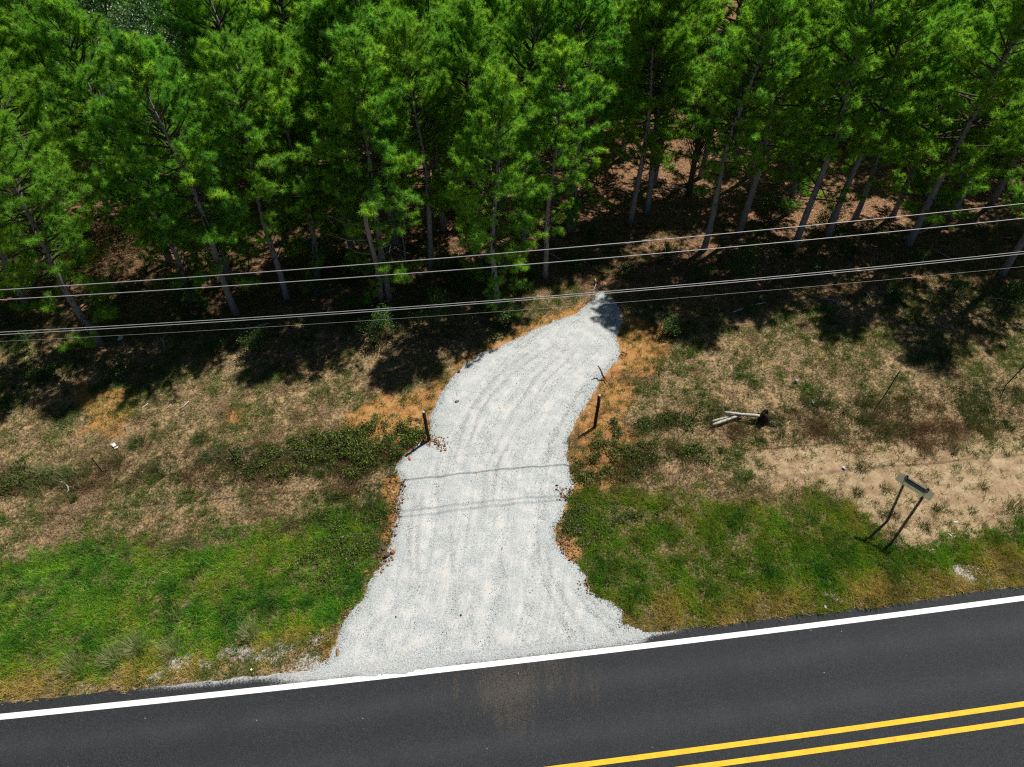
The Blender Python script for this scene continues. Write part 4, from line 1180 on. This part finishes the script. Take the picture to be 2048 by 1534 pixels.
# sticks, dead roots, snags
def stick(pix, h, rad, mat, lab, name='stick', cat='stick', forks=()):
    b0 = P(*pix[0][:2], 0)
    r = root(name, b0, lab, cat)
    pts = [P(u, v, z) - b0 + np.array([0, 0, .03]) for u, v, z in pix]
    g = Geo(); n = len(pts)
    g.tube(pts, [rad * (1 - .6 * i / n) for i in range(n)], 5)
    link('shaft', g.mesh('shaft', mat, True), r)
    for f_ in forks:
        g = Geo(); p2 = [P(u, v, z) - b0 + np.array([0, 0, .03]) for u, v, z in f_]
        g.tube(p2, [rad * .7, rad * .5, rad * .2][:len(p2)], 5); link('side_branch', g.mesh('side_branch', mat, True), r)
M_root = mat_bark('bleached_root', (0.45, 0.40, 0.34), (0.66, 0.62, 0.56), (0.78, 0.75, 0.70))
M_brown = mat_bark('dead_brown_wood', (0.05, 0.02, 0.01), (0.14, 0.06, 0.03), (0.22, 0.11, 0.06))
stick([(1208, 758, .0), (1204, 748, .25), (1201, 740, .35), (1196, 733, .55)], 0, .045, M_brown, 'twisted brown dead stem leaning over the right edge of the driveway', 'leaning_snag', 'dead stem', forks=[[(1208, 757, 0), (1213, 762, .05), (1216, 766, 0)]])
stick([(131, 968, .04), (137, 975, .08), (138, 981, .05), (133, 988, .02)], 0, .04, M_root, 'bleached forked root lying in brown weeds at the left', 'dead_root', 'root', forks=[[(137, 975, .08), (142, 974, .06), (148, 978, .03)], [(131, 968, .04), (124, 964, .05), (112, 965, .02)]])
stick([(140, 958, .02), (142, 966, .1), (146, 971, .02)], 0, .05, M_brown, 'rusty brown root stub above the bleached root at left', 'dead_root', 'root')
for a in [((284, 818), (296, 808), 'pale broken stick leftmost of three in the sunlit dry grass'), ((335, 817), (342, 810), 'pale broken stick in the middle of three in the sunlit dry grass'),
          ((364, 817), (378, 803), 'pale broken stick rightmost of three in the sunlit dry grass')]:
    stick([(*a[0], .02), (*a[1], .05)], 0, .022, M_root, a[2])
stick([(243 + 1000, 705, .0), (1250, 707, .03), (1254, 709, .0)], 0, .03, M_brown, 'short dark stick on the bare orange clay right of the driveway')
stick([(816, 834, .02), (829, 838, .03), (837, 839, .02)], 0, .025, M_brown, 'thin dark stick on orange clay beside two stones by the left gate post')
stick([(1805, 478, .1), (1850, 462, .35), (1885, 436, .5)], 0, .06, M_bark, 'fallen dark limb in the shade behind the wires at right')
stick([(1466, 965 - 340, .0), (1500, 612, .1), (1530, 606, .1)], 0, .03, M_root, 'thin pale fallen branch in the shade right of the driveway head')

BR = []
for k in range(3):
    g = Geo(); rr_ = np.random.default_rng(60 + k); L = 1.6 + .5 * k
    g.tube([(0, 0, .06), (L * .4, .12, .14), (L * .75, .02, .10), (L, -.12, .05)], [.045, .035, .025, .012], 5)
    for j in range(5):
        b_ = np.array([L * (.25 + .14 * j), .06, .1]); e_ = np.array([.25 + .2 * rr_.random(), (.3 + .3 * rr_.random()) * (1 if j % 2 else -1), .12 * rr_.random()])
        g.tube([b_, b_ + e_ * .5 + rr_.normal(size=3) * .03, b_ + e_], [.016, .011, .005], 3)
    BR.append(g.mesh('fallen_branch', M_pale, True))
random.seed(31)
for u, v in [(120, 540), (260, 560), (420, 600), (560, 520), (640, 590), (860, 500), (930, 560), (700, 470), (1120, 520), (1190, 560), (1300, 480), (1360, 430), (1520, 400), (1560, 540), (1690, 520), (1780, 440), (1900, 520), (1450, 330), (1330, 380), (1720, 580), (540, 650), (330, 700), (1640, 600), (1960, 600)]:
    p = P(u, v); o = bpy.data.objects.new('fallen_branch', BR[random.randrange(3)]); C.objects.link(o)
    o.location = (p[0], p[1], float(hz(p[0], p[1]))); o.rotation_euler[2] = random.random() * 6.28; o['label'] = 'bare fallen branch lying on the floor under the pines'
    o['category'] = 'branch'; o['group'] = 'fallen branches under the pines'; s_ = random.uniform(.5, 1.0); o.scale = (s_, s_, s_)

# stones
def rock(u, v, sx, sy, sz, mat, lab, name='stone', cat='stone', z=None):
    p = P(u, v); zz = float(surf(p[0], p[1])) if z is None else z
    b = bpy.data.meshes.new(name)
    n1, n2 = 5, 8
    V = []; Fs = []
    for i in range(n1 + 1):
        th = PI * i / n1
        for j in range(n2):
            ph = 2 * PI * j / n2; k = .8 + .4 * rng.random()
            V.append((math.sin(th) * math.cos(ph) * sx * k, math.sin(th) * math.sin(ph) * sy * k, (math.cos(th) * sz * k + sz * .5)))
    for i in range(n1):
        for j in range(n2): Fs.append((i * n2 + j, (i + 1) * n2 + j, (i + 1) * n2 + (j + 1) % n2, i * n2 + (j + 1) % n2))
    g = Geo(); g.add(V, Fs)
    o = link(name, g.mesh(name, mat), None, (p[0], p[1], zz), lab, cat); o.rotation_euler[2] = rng.random() * 6
M_rk = mat_simple('brown_rock', (0.05, 0.035, 0.03), (0.17, 0.12, 0.095), 9, .9)
M_rg = mat_simple('olive_rock', (0.07, 0.06, 0.04), (0.25, 0.22, 0.15), 14, .9)
M_ro = mat_simple('orange_rock', (0.20, 0.08, 0.035), (0.50, 0.28, 0.13), 9, .9)
M_rw = mat_simple('white_rock', (0.55, 0.53, 0.5), (0.8, 0.78, 0.75), 9, .8)
rock(914, 806, .10, .07, .05, M_rg, 'dark olive stone alone on the gravel above the left gate post')
rock(918, 745, .08, .06, .05, M_rk, 'small dark stone at the upper left edge of the gravel')
rock(821, 842, .07, .06, .05, M_rk, 'left one of two brown stones on orange clay beside the left gate post')
rock(834, 839, .09, .07, .06, M_rk, 'right one of two brown stones on orange clay beside the left gate post')
rock(808, 815, .05, .05, .03, M_rg, 'small pale brown stone on clay above the left gate post')
rock(819, 918, .12, .06, .04, M_ro, 'flat rust orange stone on the gravel below the left gate post')
rock(846, 886, .10, .08, .09, M_rk, 'dark stone at the foot of the left gate post')
rock(676, 1306, .14, .04, .03, M_ro, 'long orange brown chunk at the lower left corner of the driveway mouth')
rock(786, 1105, .10, .09, .08, M_ro, 'orange clay boulder on the left edge of the driveway beside the green verge')
rock(775, 1112, .12, .08, .09, M_rk, 'dark stone lowest in the dark hollow on the left edge of the driveway')
rock(767, 1098, .09, .08, .08, M_rk, 'dark stone uppermost in the dark hollow on the left edge of the driveway')
rock(732, 1143, .09, .07, .06, M_ro, 'orange stone in the left verge above the driveway flare')
rock(645, 1262, .10, .07, .06, M_ro, 'orange stone on the rubble bank at the lower left of the driveway')
rock(1911, 1045, .08, .04, .03, M_rw, 'larger white stone on the sand at right above the verge')
rock(1899, 1071, .09, .04, .03, M_rw, 'flat white stone at the lower edge of the sand right of the sign')
rock(1909, 1075, .05, .03, .03, M_rw, 'tiny white stone beside the flat white stone near the verge')
rock(2030, 1030, .06, .04, .03, M_rw, 'small white stone at the far right edge of the sand')
rock(792, 1235, .035, .03, .03, M_rk, 'small dark pebble left of centre in the driveway mouth')
rock(922, 1232, .035, .03, .03, M_rk, 'small dark pebble in the middle of the driveway mouth')

# litter
def scrap(u, v, s, mat, lab, name, cat, bag=False):
    p = P(u, v); z = float(surf(p[0], p[1]))
    n = 7; V = []; Fs = []
    for i in range(n):
        for j in range(n):
            a, b = i / (n - 1) - .5, j / (n - 1) - .5
            rr = 1 - (.35 if bag else .15) * rng.random()
            V.append((a * s * rr, b * s * .7 * rr, (.12 if bag else .06) * s / .3 * rng.random() + (.25 * s * (1 - 3 * (a * a + b * b)) if bag else 0) + .07))
    for i in range(n - 1):
        for j in range(n - 1): k = i * n + j; Fs.append((k, k + n, k + n + 1, k + 1))
    g = Geo(); g.add(V, Fs); me = g.mesh(name, mat)
    o = link(name, me, None, (p[0], p[1], z), lab, cat); o.rotation_euler[2] = rng.random() * 6
    m = o.modifiers.new('thickness', 'SOLIDIFY'); m.thickness = .004
M_paper = mat_simple('white_paper', (.75, .77, .78), (.85, .86, .86), 6, .8)
M_bag = mat_simple('pale_blue_plastic', (.45, .6, .72), (.75, .85, .9), 6, .4)
scrap(243, 682, .30, M_bag, 'pale blue plastic scrap in the dark shade beside the leftmost leaning trunk', 'plastic_scrap', 'litter')
scrap(230, 894, .22, M_paper, 'crumpled white paper scrap in the dry grass at left', 'paper_scrap', 'litter')
scrap(235, 899, .14, M_paper, 'tiny white paper piece touching the crumpled scrap at left', 'paper_scrap', 'litter')
scrap(1593, 763, .18, M_paper, 'bright white cup sized litter in the grass above the pale poles', 'paper_cup', 'litter', True)
scrap(1626, 804, .15, M_bag, 'thin pale torn plastic strip in weeds right of the charred stump', 'plastic_strip', 'litter')
scrap(1687, 938, .14, M_bag, 'bluish crushed scrap on bare sand left of the sign', 'plastic_scrap', 'litter')
scrap(1649, 1216, .10, M_bag, 'small blue white scrap at the road edge below the verge on the right', 'plastic_scrap', 'litter')
scrap(504, 1341, .08, M_paper, 'small white scrap at the gravel edge beside the road on the left', 'paper_scrap', 'litter')
scrap(686, 1075, .10, mat_simple('cream_paper', (.6, .58, .35), (.75, .72, .5), 6, .7), 'small cream scrap in the dark verge weeds left of the driveway', 'paper_scrap', 'litter')

# ------------------------------------------------------------------ overhead wires
M_wire = mat_simple('bare_aluminium_wire', (.36, .365, .37), (.46, .465, .47), 3, .5, .5, .2)
def wire(px, h, rad, lab, z_end=None):
    """px: left, middle, right picture points; h: height at the ends; the wire hangs in one vertical plane"""
    A, B = P(*px[0], h[0]), P(*px[2], h[1])
    d = (B - A)[:2]; n = np.array([-d[1], d[0]]); n /= np.linalg.norm(n)
    o = np.array([0, 0, CAMH]); q = P(*px[1], 0) - o
    t = float(((A[:2] - o[:2]) @ n) / (q[:2] @ n)); M = o + q * t
    s = float((M[:2] - A[:2]) @ d / (d @ d)); lin = A[2] + (B[2] - A[2]) * s; sag = (lin - M[2]) / (4 * s * (1 - s))
    sag = max(0.05, sag)
    pts = []
    for k in np.linspace(-.45, 1.45, 61):
        p = A + (B - A) * k; p[2] -= 4 * sag * k * (1 - k); pts.append(p)
    g = Geo(); g.tube([p - pts[30] for p in pts], rad, 6)
    link('overhead_wire', g.mesh('overhead_wire', M_wire, True), None, tuple(pts[30]), lab, 'wire')
    print('wire', lab[:20], A.round(1), B.round(1), 'mid', M.round(2), 'sag', round(sag, 2))
wire([(0, 580), (1000, 507), (2048, 407)], (9.0, 9.3), .012, 'topmost pale overhead wire crossing in front of the pines')
wire([(0, 599.5), (1000, 533), (2048, 436.5)], (8.5, 8.8), .012, 'second overhead wire from the top running below the topmost one')
wire([(0, 664.5), (1000, 600), (2048, 503)], (6.7, 6.9), .0105, 'upper wire of the close pair of thick overhead wires')
wire([(0, 669.5), (1000, 604), (2048, 507.5)], (6.6, 6.8), .0105, 'lower wire of the close pair of thick overhead wires')
wire([(0, 683), (1000, 623), (2048, 533)], (5.7, 5.9), .0035, 'hair thin lowest overhead wire under the close pair')
